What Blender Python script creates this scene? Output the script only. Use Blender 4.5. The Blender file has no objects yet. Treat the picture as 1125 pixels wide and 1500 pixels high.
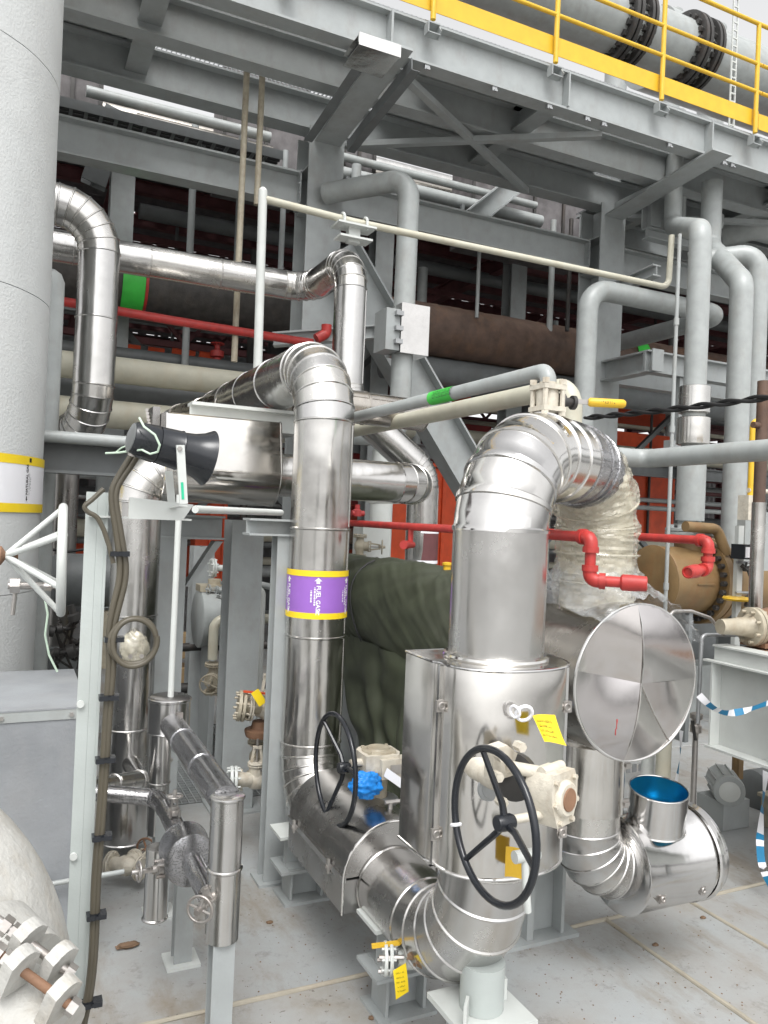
import bpy, bmesh, math, random
from mathutils import Vector as V, Matrix, noise
random.seed(7)
SC = bpy.context.scene
COL = SC.collection
PI = math.pi

# ------------------------------------------------------------------ camera
F_PX, EYE = 1150.0, 2.2
_yaw, _pit, _rol = math.radians(25.2), math.radians(0.5), math.radians(2.4)
FW = V((math.sin(_yaw)*math.cos(_pit), math.cos(_yaw)*math.cos(_pit), math.sin(_pit)))
_r0 = V((math.cos(_yaw), -math.sin(_yaw), 0)); _u0 = _r0.cross(FW)
CR = _r0*math.cos(_rol)+_u0*math.sin(_rol)
CU = -_r0*math.sin(_rol)+_u0*math.cos(_rol)
CP = V((0, 0, EYE))
cam = bpy.data.objects.new('camera', bpy.data.cameras.new('camera'))
COL.objects.link(cam)
cam.matrix_world = Matrix(((CR.x, CU.x, -FW.x, 0), (CR.y, CU.y, -FW.y, 0), (CR.z, CU.z, -FW.z, EYE), (0, 0, 0, 1)))
cam.data.sensor_width = 36; cam.data.sensor_fit = 'AUTO'
cam.data.lens = F_PX/1500*36
cam.data.clip_start = 0.05; cam.data.clip_end = 3000
SC.camera = cam

# ------------------------------------------------------------------ sky, sun, exposure (overcast)
SUN_EL, SUN_AZ = math.radians(58), math.radians(200)      # compass style: from behind the camera
w = bpy.data.worlds.new('World'); SC.world = w; w.use_nodes = True
nt = w.node_tree; nt.nodes.clear()
sky = nt.nodes.new('ShaderNodeTexSky'); sky.sky_type = 'NISHITA'; sky.sun_disc = False
sky.sun_elevation = SUN_EL; sky.sun_rotation = SUN_AZ
sky.air_density = 1.0; sky.dust_density = 4.0; sky.ozone_density = 1.0
hs = nt.nodes.new('ShaderNodeHueSaturation'); hs.inputs['Saturation'].default_value = 0.03
bg = nt.nodes.new('ShaderNodeBackground'); bg.inputs['Strength'].default_value = 0.15
out = nt.nodes.new('ShaderNodeOutputWorld')
nt.links.new(sky.outputs[0], hs.inputs['Color']); nt.links.new(hs.outputs[0], bg.inputs['Color'])
nt.links.new(bg.outputs[0], out.inputs['Surface'])
sl = bpy.data.lights.new('sun', 'SUN'); sl.energy = .5; sl.angle = math.radians(25); sl.color = (1, .97, .93)
so = bpy.data.objects.new('sun', sl); COL.objects.link(so)
sd = V((math.sin(SUN_AZ)*math.cos(SUN_EL), math.cos(SUN_AZ)*math.cos(SUN_EL), math.sin(SUN_EL)))
so.rotation_euler = (-sd).to_track_quat('-Z', 'Y').to_euler(); so.location = sd*60
SC.view_settings.view_transform = 'Standard'; SC.view_settings.look = 'None'
SC.view_settings.gamma = 1; SC.view_settings.use_curve_mapping = False
SC.view_settings.exposure = 1.05
SC.cycles.max_bounces = 8; SC.cycles.glossy_bounces = 5; SC.cycles.transparent_max_bounces = 8
SC.cycles.diffuse_bounces = 4

# ------------------------------------------------------------------ measuring: pixel of the photo + one known plane -> world point
def ray(px, py): return FW+CR*((px-562.5)/F_PX)-CU*((py-750)/F_PX)
def at(px, py, X=None, Y=None, Z=None, D=None):
    d = ray(px, py)
    if X is not None: k = X/d.x
    elif Y is not None: k = Y/d.y
    elif Z is not None: k = (Z-EYE)/d.z
    else: k = D
    return CP+d*k

# ------------------------------------------------------------------ materials
MATS = {}
def nodes(name):
    m = bpy.data.materials.new(name); m.use_nodes = True; MATS[name] = m
    n = m.node_tree.nodes; b = n['Principled BSDF']
    return m, n, m.node_tree.links, b
def tex(n, l, scale, detail=4, stretch=(1, 1, 1), rough=.55):
    tc = n.new('ShaderNodeTexCoord'); oi = n.new('ShaderNodeObjectInfo')
    mp = n.new('ShaderNodeMapping'); mp.inputs['Scale'].default_value = stretch
    mul = n.new('ShaderNodeVectorMath'); mul.operation = 'SCALE'; mul.inputs[0].default_value = (37., 53., 71.)
    l.new(oi.outputs['Random'], mul.inputs['Scale'])
    l.new(mul.outputs[0], mp.inputs['Location'])
    l.new(tc.outputs['Object'], mp.inputs['Vector'])
    t = n.new('ShaderNodeTexNoise'); t.inputs['Scale'].default_value = scale; t.inputs['Detail'].default_value = detail
    t.inputs['Roughness'].default_value = rough
    l.new(mp.outputs[0], t.inputs['Vector'])
    return t.outputs['Fac']
def ramp(n, l, fac, stops):
    r = n.new('ShaderNodeValToRGB'); e = r.color_ramp.elements
    while len(e) < len(stops): e.new(.5)
    for k, (p, c) in enumerate(stops):
        e[k].position = p; e[k].color = (*c, 1) if len(c) == 3 else c
    l.new(fac, r.inputs[0]); return r.outputs[0]
def mixc(n, l, fac, a, b, mode='MIX'):
    x = n.new('ShaderNodeMix'); x.data_type = 'RGBA'; x.blend_type = mode
    for s, val in ((0, fac), (6, a), (7, b)):
        if hasattr(val, 'links'): l.new(val, x.inputs[s])
        elif isinstance(val, (int, float)): x.inputs[s].default_value = val
        else: x.inputs[s].default_value = (*val, 1)
    return x.outputs[2]
def bump(n, l, b, h, strength, dist, prev=None):
    x = n.new('ShaderNodeBump'); x.inputs['Strength'].default_value = strength; x.inputs['Distance'].default_value = dist
    l.new(h, x.inputs['Height'])
    if prev: l.new(prev, x.inputs['Normal'])
    l.new(x.outputs[0], b.inputs['Normal']); return x.outputs[0]

def paint(name, col, rough=.45, var=.12, dirt=.0, dirtcol=(.16, .11, .07), bmp=.15, metal=0., scale=6):
    m, n, l, b = nodes(name)
    a = tuple(c*(1-var) for c in col); c2 = tuple(min(1, c*(1+var)) for c in col)
    f1 = tex(n, l, scale, 6)
    c = ramp(n, l, f1, [(.32, a), (.68, c2)])
    if dirt:
        f2 = tex(n, l, scale*.7, 9, (1, 1, .45), .7)
        msk = ramp(n, l, f2, [(.5, (0, 0, 0)), (.72, (dirt,)*3)])
        c = mixc(n, l, msk, c, dirtcol)
    l.new(c, b.inputs['Base Color']); b.inputs['Roughness'].default_value = rough; b.inputs['Metallic'].default_value = metal
    f3 = tex(n, l, 60, 3)
    if bmp: bump(n, l, b, f3, bmp, .004)
    return m

def clad(name, col=(.66, .645, .62), rough=.2, dent=.35, wet=False, streak=.5, dull=.0, dz=(6, 6, .5)):
    """thin bright stainless cladding: mill streaks, shallow dents, finger smudges"""
    m, n, l, b = nodes(name)
    b.inputs['Metallic'].default_value = 1
    oi = n.new('ShaderNodeObjectInfo')
    sm = tex(n, l, 3.2, 7, (1, 1, 1), .65)
    c0 = ramp(n, l, sm, [(.3, tuple(x*.8 for x in col)), (.7, col)])
    tone = ramp(n, l, oi.outputs['Random'], [(0, (.86, .86, .87)), (1, (1, .99, .97))])
    c = mixc(n, l, 1.0, c0, tone, 'MULTIPLY')
    l.new(c, b.inputs['Base Color'])
    rr = n.new('ShaderNodeMapRange'); rr.inputs[1].default_value = .3; rr.inputs[2].default_value = .75
    rr.inputs[3].default_value = rough*.6; rr.inputs[4].default_value = rough*1.5+dull
    l.new(sm, rr.inputs[0]); l.new(rr.outputs[0], b.inputs['Roughness'])
    big = tex(n, l, 2.6, 2, (1, 1, 1), .4)
    p = bump(n, l, b, big, dent, .05)
    st = tex(n, l, 1.0, 3, dz, .5)
    p = bump(n, l, b, st, streak*.35, .03, p)
    fine = tex(n, l, 9, 4, (1.6, 1.6, .12), .6)
    p = bump(n, l, b, fine, .03, .005, p)
    if wet:
        tc = n.new('ShaderNodeTexCoord'); vo = n.new('ShaderNodeTexVoronoi'); vo.inputs['Scale'].default_value = 170
        l.new(tc.outputs['Object'], vo.inputs['Vector'])
        g = ramp(n, l, vo.outputs['Distance'], [(.0, (1, 1, 1)), (.42, (0, 0, 0))])
        bump(n, l, b, g, .9, .014, p)
    return m

clad('clad', col=(.68, .67, .65), rough=.23, dent=.3, streak=.5)
clad('clad_bright', col=(.75, .74, .725), rough=.15, dent=.2, streak=.3)
clad('clad_dim', col=(.5, .47, .43), rough=.25, dent=.4)  # darker metal tone, also used to stand in for shade and dark reflections
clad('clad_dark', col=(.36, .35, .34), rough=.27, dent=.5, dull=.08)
clad('clad_wet', col=(.42, .42, .43), rough=.22, dent=.3, wet=True)
clad('clad_box', col=(.68, .665, .64), rough=.15, dent=.35, streak=.2, dz=(2.5, 2.5, 1))
clad('clad_cap', col=(.66, .63, .62), rough=.15, dent=.16, streak=.1)
clad('clad_worn', col=(.54, .53, .515), rough=.25, dent=.55, streak=.3, dull=.08)
paint('grey_paint', (.33, .35, .35), .42, .06, .35, (.22, .195, .165), scale=7)
paint('grey_pipe', (.33, .35, .345), .38, .08, .4, (.24, .22, .19), scale=8)
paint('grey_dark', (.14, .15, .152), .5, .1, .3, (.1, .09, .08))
paint('white_paint', (.54, .56, .54), .38, .05, .12, (.35, .3, .24))
paint('post_paint', (.42, .455, .44), .4, .05, .12, (.35, .32, .27))
paint('vessel_paint', (.56, .575, .57), .6, .035, .12, (.45, .43, .39), .9, scale=5)
paint('box_paint', (.25, .262, .275), .5, .12, .5, (.3, .3, .3), .4, scale=4)
paint('beige_paint', (.43, .425, .4), .55, .1, .45, (.3, .24, .16), .9, scale=9)
paint('cream_pipe', (.47, .455, .37), .45, .08, .2, (.4, .25, .1))
paint('valve_beige', (.38, .34, .26), .45, .12, .45, (.22, .14, .07), .4, scale=18)
paint('valve_cream', (.55, .51, .43), .48, .12, .55, (.26, .18, .1), .7, scale=22)
paint('red_paint', (.42, .035, .03), .45, .16, .4, (.22, .05, .04), .3, scale=16)
paint('red_dull', (.33, .03, .03), .45, .15, .2, (.08, .02, .02))
paint('maroon', (.13, .045, .047), .6, .2, .2, (.03, .015, .015))
paint('orange_panel', (.6, .075, .02), .55, .12, .25, (.3, .05, .02))
paint('brown_vessel', (.21, .135, .06), .5, .2, .6, (.22, .08, .02), .3, scale=4)
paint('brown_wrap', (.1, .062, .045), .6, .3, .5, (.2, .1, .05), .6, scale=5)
paint('dark_wrap', (.055, .05, .046), .55, .3, .4, (.1, .08, .06), .8, scale=9)
paint('yellow_paint', (.68, .42, .025), .42, .07, .12, (.4, .22, .02))
paint('yellow_tape', (.85, .62, .02), .38, .04)
paint('purple_tape', (.3, .13, .5), .4, .06)
paint('white_print', (.85, .85, .86), .5, .02, bmp=0)
paint('white_label', (.8, .8, .83), .5, .02, bmp=.05)
paint('black_print', (.012, .012, .014), .5, .02, bmp=0)
paint('green_tape', (.05, .5, .06), .45, .1)
paint('green_mark', (.02, .45, .25), .45, .05)
paint('black_plastic', (.012, .014, .018), .22, .1, bmp=.05)
paint('black_rubber', (.014, .014, .015), .5, .1)
paint('dark_steel', (.06, .058, .056), .5, .2, .3, (.12, .06, .03), metal=.4)
paint('bolt_steel', (.42, .4, .38), .38, .15, .4, (.2, .1, .05), metal=.8)
paint('rust', (.22, .12, .07), .7, .25, .4, (.1, .05, .03), .6)
paint('hose', (.08, .07, .05), .42, .12, .2, (.1, .08, .05))
paint('wire_green', (.5, .62, .5), .4, .05)
paint('blue_cloth', (.01, .25, .75), .5, .2, bmp=.5)
paint('blue_tape', (.02, .2, .38), .4, .1)
paint('tarp', (.047, .055, .034), .5, .2, .15, (.06, .06, .045), .12, scale=7)
paint('rag', (.16, .1, .06), .8, .25, bmp=.6)
paint('wood', (.33, .23, .12), .7, .2)
paint('pit_dark', (.02, .02, .02), .8, .2)
paint('galv', (.36, .37, .375), .4, .12, metal=.5)
paint('insulation', (.5, .46, .36), .75, .15, bmp=.6)
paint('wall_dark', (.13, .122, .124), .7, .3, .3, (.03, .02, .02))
paint('sign_lamp', (.9, .9, .9), .4, .02)
# blue protective film still on the inside of new cladding
m, n, l, b = nodes('blue_film')
b.inputs['Metallic'].default_value = .75; b.inputs['Roughness'].default_value = .25
l.new(ramp(n, l, tex(n, l, 7, 4), [(.3, (.01, .22, .42)), (.7, (.03, .4, .62))]), b.inputs['Base Color'])
# clear plastic sheeting
def plastic(name, alpha, base):
    m, n, l, b = nodes(name)
    l.new(ramp(n, l, tex(n, l, 9, 6), [(.35, base), (.65, tuple(min(1, x*1.5) for x in base))]), b.inputs['Base Color'])
    b.inputs['Roughness'].default_value = .06
    b.inputs['Specular IOR Level'].default_value = 1.0
    b.inputs['Coat Weight'].default_value = 1.0; b.inputs['Coat Roughness'].default_value = .08
    r = n.new('ShaderNodeMapRange'); r.inputs[1].default_value = .3; r.inputs[2].default_value = .7
    r.inputs[3].default_value = alpha-.22; r.inputs[4].default_value = min(1, alpha+.22)
    l.new(tex(n, l, 11, 5), r.inputs[0]); l.new(r.outputs[0], b.inputs['Alpha'])
    bump(n, l, b, tex(n, l, 30, 3, (1, 1, 2.2), .5), .35, .012)
plastic('plastic_wrap', .46, (.46, .43, .34))
plastic('plastic_film', .3, (.42, .44, .45))
# painted concrete floor, worn and stained
m, n, l, b = nodes('floor')
f1 = tex(n, l, 1.5, 9, rough=.66)
c = ramp(n, l, f1, [(.3, (.27, .25, .215)), (.42, (.315, .312, .3)), (.6, (.335, .35, .352))])
f2 = tex(n, l, 8, 8, rough=.75)
c = mixc(n, l, ramp(n, l, f2, [(.56, (0, 0, 0)), (.74, (.7,)*3)]), c, (.14, .125, .105))
f4 = tex(n, l, 2.6, 7, (1, .35, 1), .7)
c = mixc(n, l, ramp(n, l, f4, [(.53, (0, 0, 0)), (.66, (.55,)*3)]), c, (.2, .155, .1))
f5 = tex(n, l, 42, 3, rough=.5)
c = mixc(n, l, ramp(n, l, f5, [(.68, (0, 0, 0)), (.74, (.8,)*3)]), c, (.1, .08, .065))
l.new(c, b.inputs['Base Color'])
r = n.new('ShaderNodeMapRange'); r.inputs[1].default_value = .35; r.inputs[2].default_value = .7
r.inputs[3].default_value = .62; r.inputs[4].default_value = .27
l.new(f1, r.inputs[0]); l.new(r.outputs[0], b.inputs['Roughness'])
p = bump(n, l, b, tex(n, l, 30, 8, rough=.7), .35, .008)
paint('joint', (.34, .31, .25), .6, .15, .3, (.25, .18, .12))
paint('ground', (.3, .3, .29), .8, .15, .2)

# ------------------------------------------------------------------ mesh builder
def frame(d):
    d = d.normalized()
    a = V((0, 0, 1)) if abs(d.z) < .9 else V((0, 1, 0))
    s = d.cross(a).normalized(); return s, s.cross(d).normalized()
def arc_path(pts, rb, n=8):
    pts = [V(p) for p in pts]; outp = [pts[0]]; el = [False]
    for i in range(1, len(pts)-1):
        a, p, c = pts[i-1], pts[i], pts[i+1]
        d1 = (p-a).normalized(); d2 = (c-p).normalized()
        ang = d1.angle(d2)
        if ang < 1e-3: continue
        t = rb*math.tan(ang/2)
        t = min(t, (p-a).length*.499 if i > 1 else (p-a).length*.97, (c-p).length*.499 if i < len(pts)-2 else (c-p).length*.97)
        r = t/math.tan(ang/2)
        ax = d1.cross(d2).normalized()
        cen = p-d1*t+(ax.cross(d1))*r
        st = p-d1*t-cen
        for k in range(n+1):
            outp.append(cen+Matrix.Rotation(ang*k/n, 3, ax) @ st); el.append(k > 0)
    outp.append(pts[-1]); el.append(False)
    return outp, el

class G:
    def __init__(s): s.v = []; s.f = []
    def add(s, vs, fs):
        o = len(s.v); s.v += [V(x) for x in vs]; s.f += [tuple(i+o for i in f) for f in fs]; return s
    def obox(s, c, ax, hs):
        c = V(c); X, Y, Z = [V(a).normalized()*h for a, h in zip(ax, hs)]
        vs = [c+X*i+Y*j+Z*k for i in (-1, 1) for j in (-1, 1) for k in (-1, 1)]
        fs = [(0, 1, 3, 2), (4, 6, 7, 5), (0, 4, 5, 1), (2, 3, 7, 6), (0, 2, 6, 4), (1, 5, 7, 3)]
        if X.cross(Y).dot(Z) < 0: fs = [f[::-1] for f in fs]
        return s.add(vs, fs)
    def box(s, a, b):
        a, b = V(a), V(b); return s.obox((a+b)/2, ((1, 0, 0), (0, 1, 0), (0, 0, 1)), [abs(x)/2 for x in (b-a)])
    def bar(s, p0, p1, w, h, up=(0, 0, 1)):
        p0, p1 = V(p0), V(p1); d = p1-p0; u = V(up); sd = d.cross(u).normalized(); u = sd.cross(d).normalized()
        return s.obox((p0+p1)/2, (d, sd, u), (d.length/2, w/2, h/2))
    def rings(s, rs, caps=(True, True), closed=False):
        n = len(rs[0]); o = len(s.v)
        for r in rs: s.v += [V(x) for x in r]
        m = len(rs)
        for i in range(m if closed else m-1):
            a = o+i*n; b = o+((i+1) % m)*n
            for k in range(n):
                k2 = (k+1) % n; s.f.append((a+k, a+k2, b+k2, b+k))
        if not closed:
            if caps[0]: s.f.append(tuple(o+k for k in range(n))[::-1])
            if caps[1]: s.f.append(tuple(o+(m-1)*n+k for k in range(n)))
        return s
    def tube(s, pts, r, n=16, caps=(True, True), closed=False):
        pts = [V(p) for p in pts]; rs = []; m = len(pts)
        up = None
        for i, p in enumerate(pts):
            if closed: d = pts[(i+1) % m]-pts[i-1]
            else: d = pts[min(i+1, m-1)]-pts[max(i-1, 0)]
            if i not in (0, m-1) or closed:
                d1 = (p-pts[i-1]).normalized(); d2 = (pts[(i+1) % m]-p).normalized(); d = d1+d2
            d.normalize()
            if up is None: up = frame(d)[1]
            up = (up-d*up.dot(d)).normalized(); sd = d.cross(up)
            rr = r[i] if isinstance(r, (list, tuple)) else r
            rs.append([p+(sd*math.cos(2*PI*k/n)+up*math.sin(2*PI*k/n))*rr for k in range(n)])
        return s.rings(rs, caps, closed)
    def cyl(s, p0, p1, r, r1=None, n=24, caps=(True, True)):
        return s.tube([p0, p1], [r, r if r1 is None else r1], n, caps)
    def lathe(s, o, ax, prof, n=32, caps=(True, True)):
        o = V(o); d = V(ax).normalized(); a, b = frame(d)
        rs = [[o+d*t+(a*math.cos(2*PI*k/n)+b*math.sin(2*PI*k/n))*r for k in range(n)] for t, r in prof]
        # orient outward
        if a.cross(b).dot(d) < 0: rs = [r[::-1] for r in rs]
        return s.rings(rs, caps)
    def torus(s, c, ax, R, r, n=40, m=10):
        c = V(c); a, b = frame(V(ax))
        return s.tube([c+(a*math.cos(2*PI*k/n)+b*math.sin(2*PI*k/n))*R for k in range(n)], r, m, closed=True)
    def prism(s, poly, o, u, v, w):
        """poly in the (u,v) plane at o, extruded by the vector w"""
        o, u, v, w = V(o), V(u), V(v), V(w); n = len(poly)
        a = [o+u*x+v*y for x, y in poly]; b = [p+w for p in a]
        ar = sum(poly[i][0]*poly[(i+1) % n][1]-poly[(i+1) % n][0]*poly[i][1] for i in range(n))
        if (u.cross(v).dot(w) < 0) != (ar < 0): a, b = a[::-1], b[::-1]
        return s.rings([a, b])
    def ibeam(s, p0, p1, h, bw, tf=.022, tw=.014, up=(0, 0, 1)):
        p0, p1 = V(p0), V(p1); d = (p1-p0); u = V(up); sd = d.cross(u).normalized(); u = sd.cross(d).normalized()
        c = (p0+p1)/2; L = d.length/2
        s.obox(c+u*(h/2-tf/2), (d, sd, u), (L, bw/2, tf/2)); s.obox(c-u*(h/2-tf/2), (d, sd, u), (L, bw/2, tf/2))
        return s.obox(c, (d, sd, u), (L, tw/2, h/2-tf))
    def grid(s, fn, nu, nv):
        o = len(s.v)
        for i in range(nu+1):
            for j in range(nv+1): s.v.append(V(fn(i/nu, j/nv)))
        for i in range(nu):
            for j in range(nv):
                a = o+i*(nv+1)+j; s.f.append((a, a+1, a+nv+2, a+nv+1))
        return s
    def hexbolt(s, p, ax, r, h): return s.lathe(p, ax, [(0, r), (h, r)], 6)
    def build(s, name, mat, parent=None, label=None, kind=None, smooth=38, origin=None):
        me = bpy.data.meshes.new(name)
        root = parent
        while root is not None and root.parent is not None: root = root.parent
        o = V(origin) if origin is not None else (root.location if root is not None else V((0, 0, 0)))
        me.from_pydata([x-o for x in s.v], [], s.f)
        bm = bmesh.new(); bm.from_mesh(me); bmesh.ops.recalc_face_normals(bm, faces=bm.faces); bm.to_mesh(me); bm.free()
        if smooth:
            me.shade_smooth(); me.set_sharp_from_angle(angle=math.radians(smooth))
        me.materials.append(MATS[mat])
        ob = bpy.data.objects.new(name, me); COL.objects.link(ob)
        if parent is not None: ob.parent = parent
        elif origin is not None: ob.location = o
        if label: ob['label'] = label
        if kind: ob['kind'] = kind
        return ob

def tag(o, label, cat, group=None, kind=None):
    o['label'] = label; o['category'] = cat
    if group: o['group'] = group
    if kind: o['kind'] = kind
    return o
def thing(name, label, cat, loc, group=None):
    o = bpy.data.objects.new(name, None); COL.objects.link(o); o.location = V(loc); o.empty_display_size = .1
    return tag(o, label, cat, group)
def single(g, name, mat, label, cat, group=None, smooth=38):
    lo = [min(x[i] for x in g.v) for i in range(3)]; hi = [max(x[i] for x in g.v) for i in range(3)]
    return tag(g.build(name, mat, None, smooth=smooth, origin=((lo[0]+hi[0])/2, (lo[1]+hi[1])/2, lo[2])), label, cat, group)
def struct(g, name, mat, parent=None, smooth=0):
    o = g.build(name, mat, parent, smooth=smooth)
    if parent is None: o['kind'] = 'structure'
    return o
def copy_tree(o, parent=None):
    c = o.copy(); COL.objects.link(c); c.parent = parent
    for ch in o.children: copy_tree(ch, c)
    return c

def pipe(name, pts, r, rb, mat, label, cat='pipe', group=None, n=20, seg=8, extra=None):
    """painted pipe: one smooth sweep"""
    P, _ = arc_path(pts, rb, seg)
    g = G().tube(P, r, n)
    if extra: extra(g)
    return single(g, name, mat, label, cat, group, smooth=45)

def clad_pipe(root, pts, r, rb, mat, seg=6, sheet=.9, n=40, bead=.006, seam_ang=.6, caps=(False, False)):
    """insulated pipe: every cladding sheet and every elbow gore is a part with its own swaged edge"""
    P, el = arc_path(pts, rb, seg)
    Q = [P[0]]; kinds = []
    for i in range(1, len(P)):
        L = (P[i]-P[i-1]).length
        k = 1 if el[i] else max(1, round(L/sheet))
        for j in range(1, k+1): Q.append(P[i-1].lerp(P[i], j/k)); kinds.append('elbow_segment' if el[i] else 'cladding_sheet')
    dirs = [(Q[i+1]-Q[i]).normalized() for i in range(len(Q)-1)]
    up = frame(dirs[0])[1]
    for i, d in enumerate(dirs):
        L = (Q[i+1]-Q[i]).length
        if L < 1e-4: continue
        up = (up-d*up.dot(d)).normalized(); sd = up.cross(d)
        na = (dirs[i-1]+d).normalized() if i else d
        nb = (dirs[i+1]+d).normalized() if i+1 < len(dirs) else d
        rj = r+random.uniform(-.001, .001)
        def ring(q, nn, rr, off):
            res = []
            for k in range(n):
                e = (sd*math.cos(2*PI*k/n)+up*math.sin(2*PI*k/n))*rr
                res.append(q+e-d*(e.dot(nn)/d.dot(nn))+d*off)
            return res
        bw = min(.011, L*.2)
        rs = [ring(Q[i], na, rj, -bw*.4), ring(Q[i], na, rj+bead, 0), ring(Q[i], na, rj+bead, bw*.5), ring(Q[i], na, rj, bw), ring(Q[i+1], nb, rj, 0)]
        g = G().rings(rs, (caps[0] and i == 0, caps[1] and i == len(dirs)-1))
        if kinds[i] == 'cladding_sheet' and L > .2:
            e = (sd*math.cos(seam_ang+i*.0)+up*math.sin(seam_ang))
            t = d.cross(e)
            g.obox(Q[i]+d*L/2+e*(rj+.001), (d, t, e), (L/2-.015, .012, .0022))
        g.build(kinds[i], mat, root)
    return Q

def flange(g, p, ax, R, t=.03, bolts=8, gap=.006, n=32, boltr=None):
    p = V(p); ax = V(ax).normalized(); a, b = frame(ax)
    g.lathe(p-ax*(t+gap/2), ax, [(0, R*.96), (.004, R), (t-.002, R), (t, R*.97)], n)
    g.lathe(p+ax*gap/2, ax, [(0, R*.97), (.002, R), (t-.004, R), (t, R*.96)], n)
    br = boltr or R*.085
    for k in range(bolts):
        c = p+(a*math.cos(2*PI*(k+.5)/bolts)+b*math.sin(2*PI*(k+.5)/bolts))*R*.82
        g.hexbolt(c-ax*(t*2.1), ax, br, t*4.2)
    return g

def handwheel(root, c, ax, R, r, mat, hub_off=.05, spokes=3, rot=0., rim='rim'):
    c = V(c); ax = V(ax).normalized(); a, b = frame(ax)
    G().torus(c, ax, R, r, 48, 10).build(rim, mat, root)
    hub = c+ax*hub_off
    for k in range(spokes):
        an = rot+2*PI*k/spokes; e = a*math.cos(an)+b*math.sin(an)
        G().tube([hub+e*r*1.5, hub+e*R*.25, c+e*(R-r*.3)], [r*1.05, r*.95, r*.8], 8).build('spoke', mat, root)
    G().lathe(hub-ax*.03, ax, [(0, r*1.9), (.005, r*2.2), (.05, r*2.2), (.06, r*1.8)], 20).build('hub', mat, root)
    return hub

def gate_valve(name, label, p, ax, up, s, mat, wmat, cat='valve', wheel=True, group=None):
    """small flanged gate valve; p centre of the bore, s overall half-length"""
    p = V(p); ax = V(ax).normalized(); up = V(up).normalized()
    t = thing(name, label, cat, p-V((0, 0, s)), group)
    g = G(); g.lathe(p-ax*s*.8, ax, [(0, s*.34), (s*.35, s*.36), (s*.6, s*.5), (s, s*.5), (s*1.25, s*.36), (s*1.6, s*.34)], 20)
    g.lathe(p, up, [(0, s*.45), (s*.75, s*.4)], 16)
    g.build('valve_body', mat, t)
    for k in (-1, 1):
        flange(G(), p+ax*s*.9*k, ax, s*.62, s*.09, 8, n=24).build('flange', mat, t)
    g = flange(G(), p+up*s*.85, up, s*.5, s*.08, 6, n=20)
    g.build('bonnet_flange', mat, t)
    sd = ax
    y = G()
    for k in (-1, 1): y.bar(p+up*s*.95+sd*s*.28*k, p+up*s*1.75+sd*s*.16*k, s*.14, s*.1, ax.cross(up))
    y.bar(p+up*s*1.75-sd*s*.24, p+up*s*1.75+sd*s*.24, s*.2, s*.14, up)
    y.build('yoke', mat, t)
    G().cyl(p+up*s*.9, p+up*s*2.2, s*.07, n=10).build('stem', 'bolt_steel', t)
    if wheel:
        handwheel(t, p+up*s*1.95, up, s*.6, s*.06, wmat, 0, 4, .4, 'wheel_rim')
    return t

def text_mesh(g, s, size, fn, bold=0.0):
    """flat print: text laid out at (x,y) and mapped onto a surface by fn"""
    cu = bpy.data.curves.new('txt', 'FONT'); cu.body = s; cu.size = size; cu.align_x = 'LEFT'; cu.resolution_u = 2; cu.offset = bold
    ob = bpy.data.objects.new('txt', cu); COL.objects.link(ob)
    dg = bpy.context.evaluated_depsgraph_get(); me = bpy.data.meshes.new_from_object(ob.evaluated_get(dg))
    g.add([fn(x.co.x, x.co.y) for x in me.vertices], [tuple(p.vertices) for p in me.polygons])
    bpy.data.objects.remove(ob); bpy.data.curves.remove(cu); bpy.data.meshes.remove(me)
def nz(x, y, z): return noise.noise(V((x, y, z)))

# ================================================================== SETTING
g = G(); g.add([(-900, -900, -.62), (900, -900, -.62), (900, 900, -.62), (-900, 900, -.62)], [(0, 1, 2, 3)])
struct(g, 'ground', 'ground')
# raised concrete plant floor: slabs with sealed joints; one opening left for the grated pit
fl = struct(G().box((-18, -14, -.5), (36, 5.95, -.06)).box((-18, 5.95, -.5), (.95, 8.1, -.06)).box((2.2, 5.95, -.5), (36, 8.1, -.06)).box((-18, 8.1, -.5), (36, 42, -.06)), 'floor', 'joint')
gp = .009
def slab(x0, y0, x1, y1):
    a, b2, e = gp, .006, 0.0
    x0 += a; y0 += a; x1 -= a; y1 -= a
    g = G(); g.rings([[(x0, y0, -.06), (x1, y0, -.06), (x1, y1, -.06), (x0, y1, -.06)], [(x0, y0, -.006), (x1, y0, -.006), (x1, y1, -.006), (x0, y1, -.006)],
                      [(x0+b2, y0+b2, 0), (x1-b2, y0+b2, 0), (x1-b2, y1-b2, 0), (x0+b2, y1-b2, 0)]])
    g.build('floor_slab', 'floor', fl, smooth=0)
ys = [-14, -9, -4, .6, 3.44]
for i in range(4):
    xs = [-18, -9, -4, -.6, 3.1, 3.73, 7.4, 14, 36] if i == 3 else [-18, -9, -4, -.6, 3.1, 7.4, 14, 36]
    for j in range(len(xs)-1): slab(xs[j], ys[i], xs[j+1], ys[i+1])
for a in ((-18, 3.44, -4, 5.95), (-4, 3.44, -.6, 5.95), (-.6, 3.44, 3.73, 5.95), (3.73, 3.44, 7.4, 5.95), (7.4, 3.44, 36, 5.95), (-18, 5.95, .95, 8.1), (2.2, 5.95, 7.4, 8.1), (7.4, 5.95, 36, 8.1),
          (-18, 8.1, 3.1, 14), (3.1, 8.1, 10, 14), (10, 8.1, 36, 14), (-18, 14, 3.1, 42), (3.1, 14, 36, 42)): slab(*a)
js = G()
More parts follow.
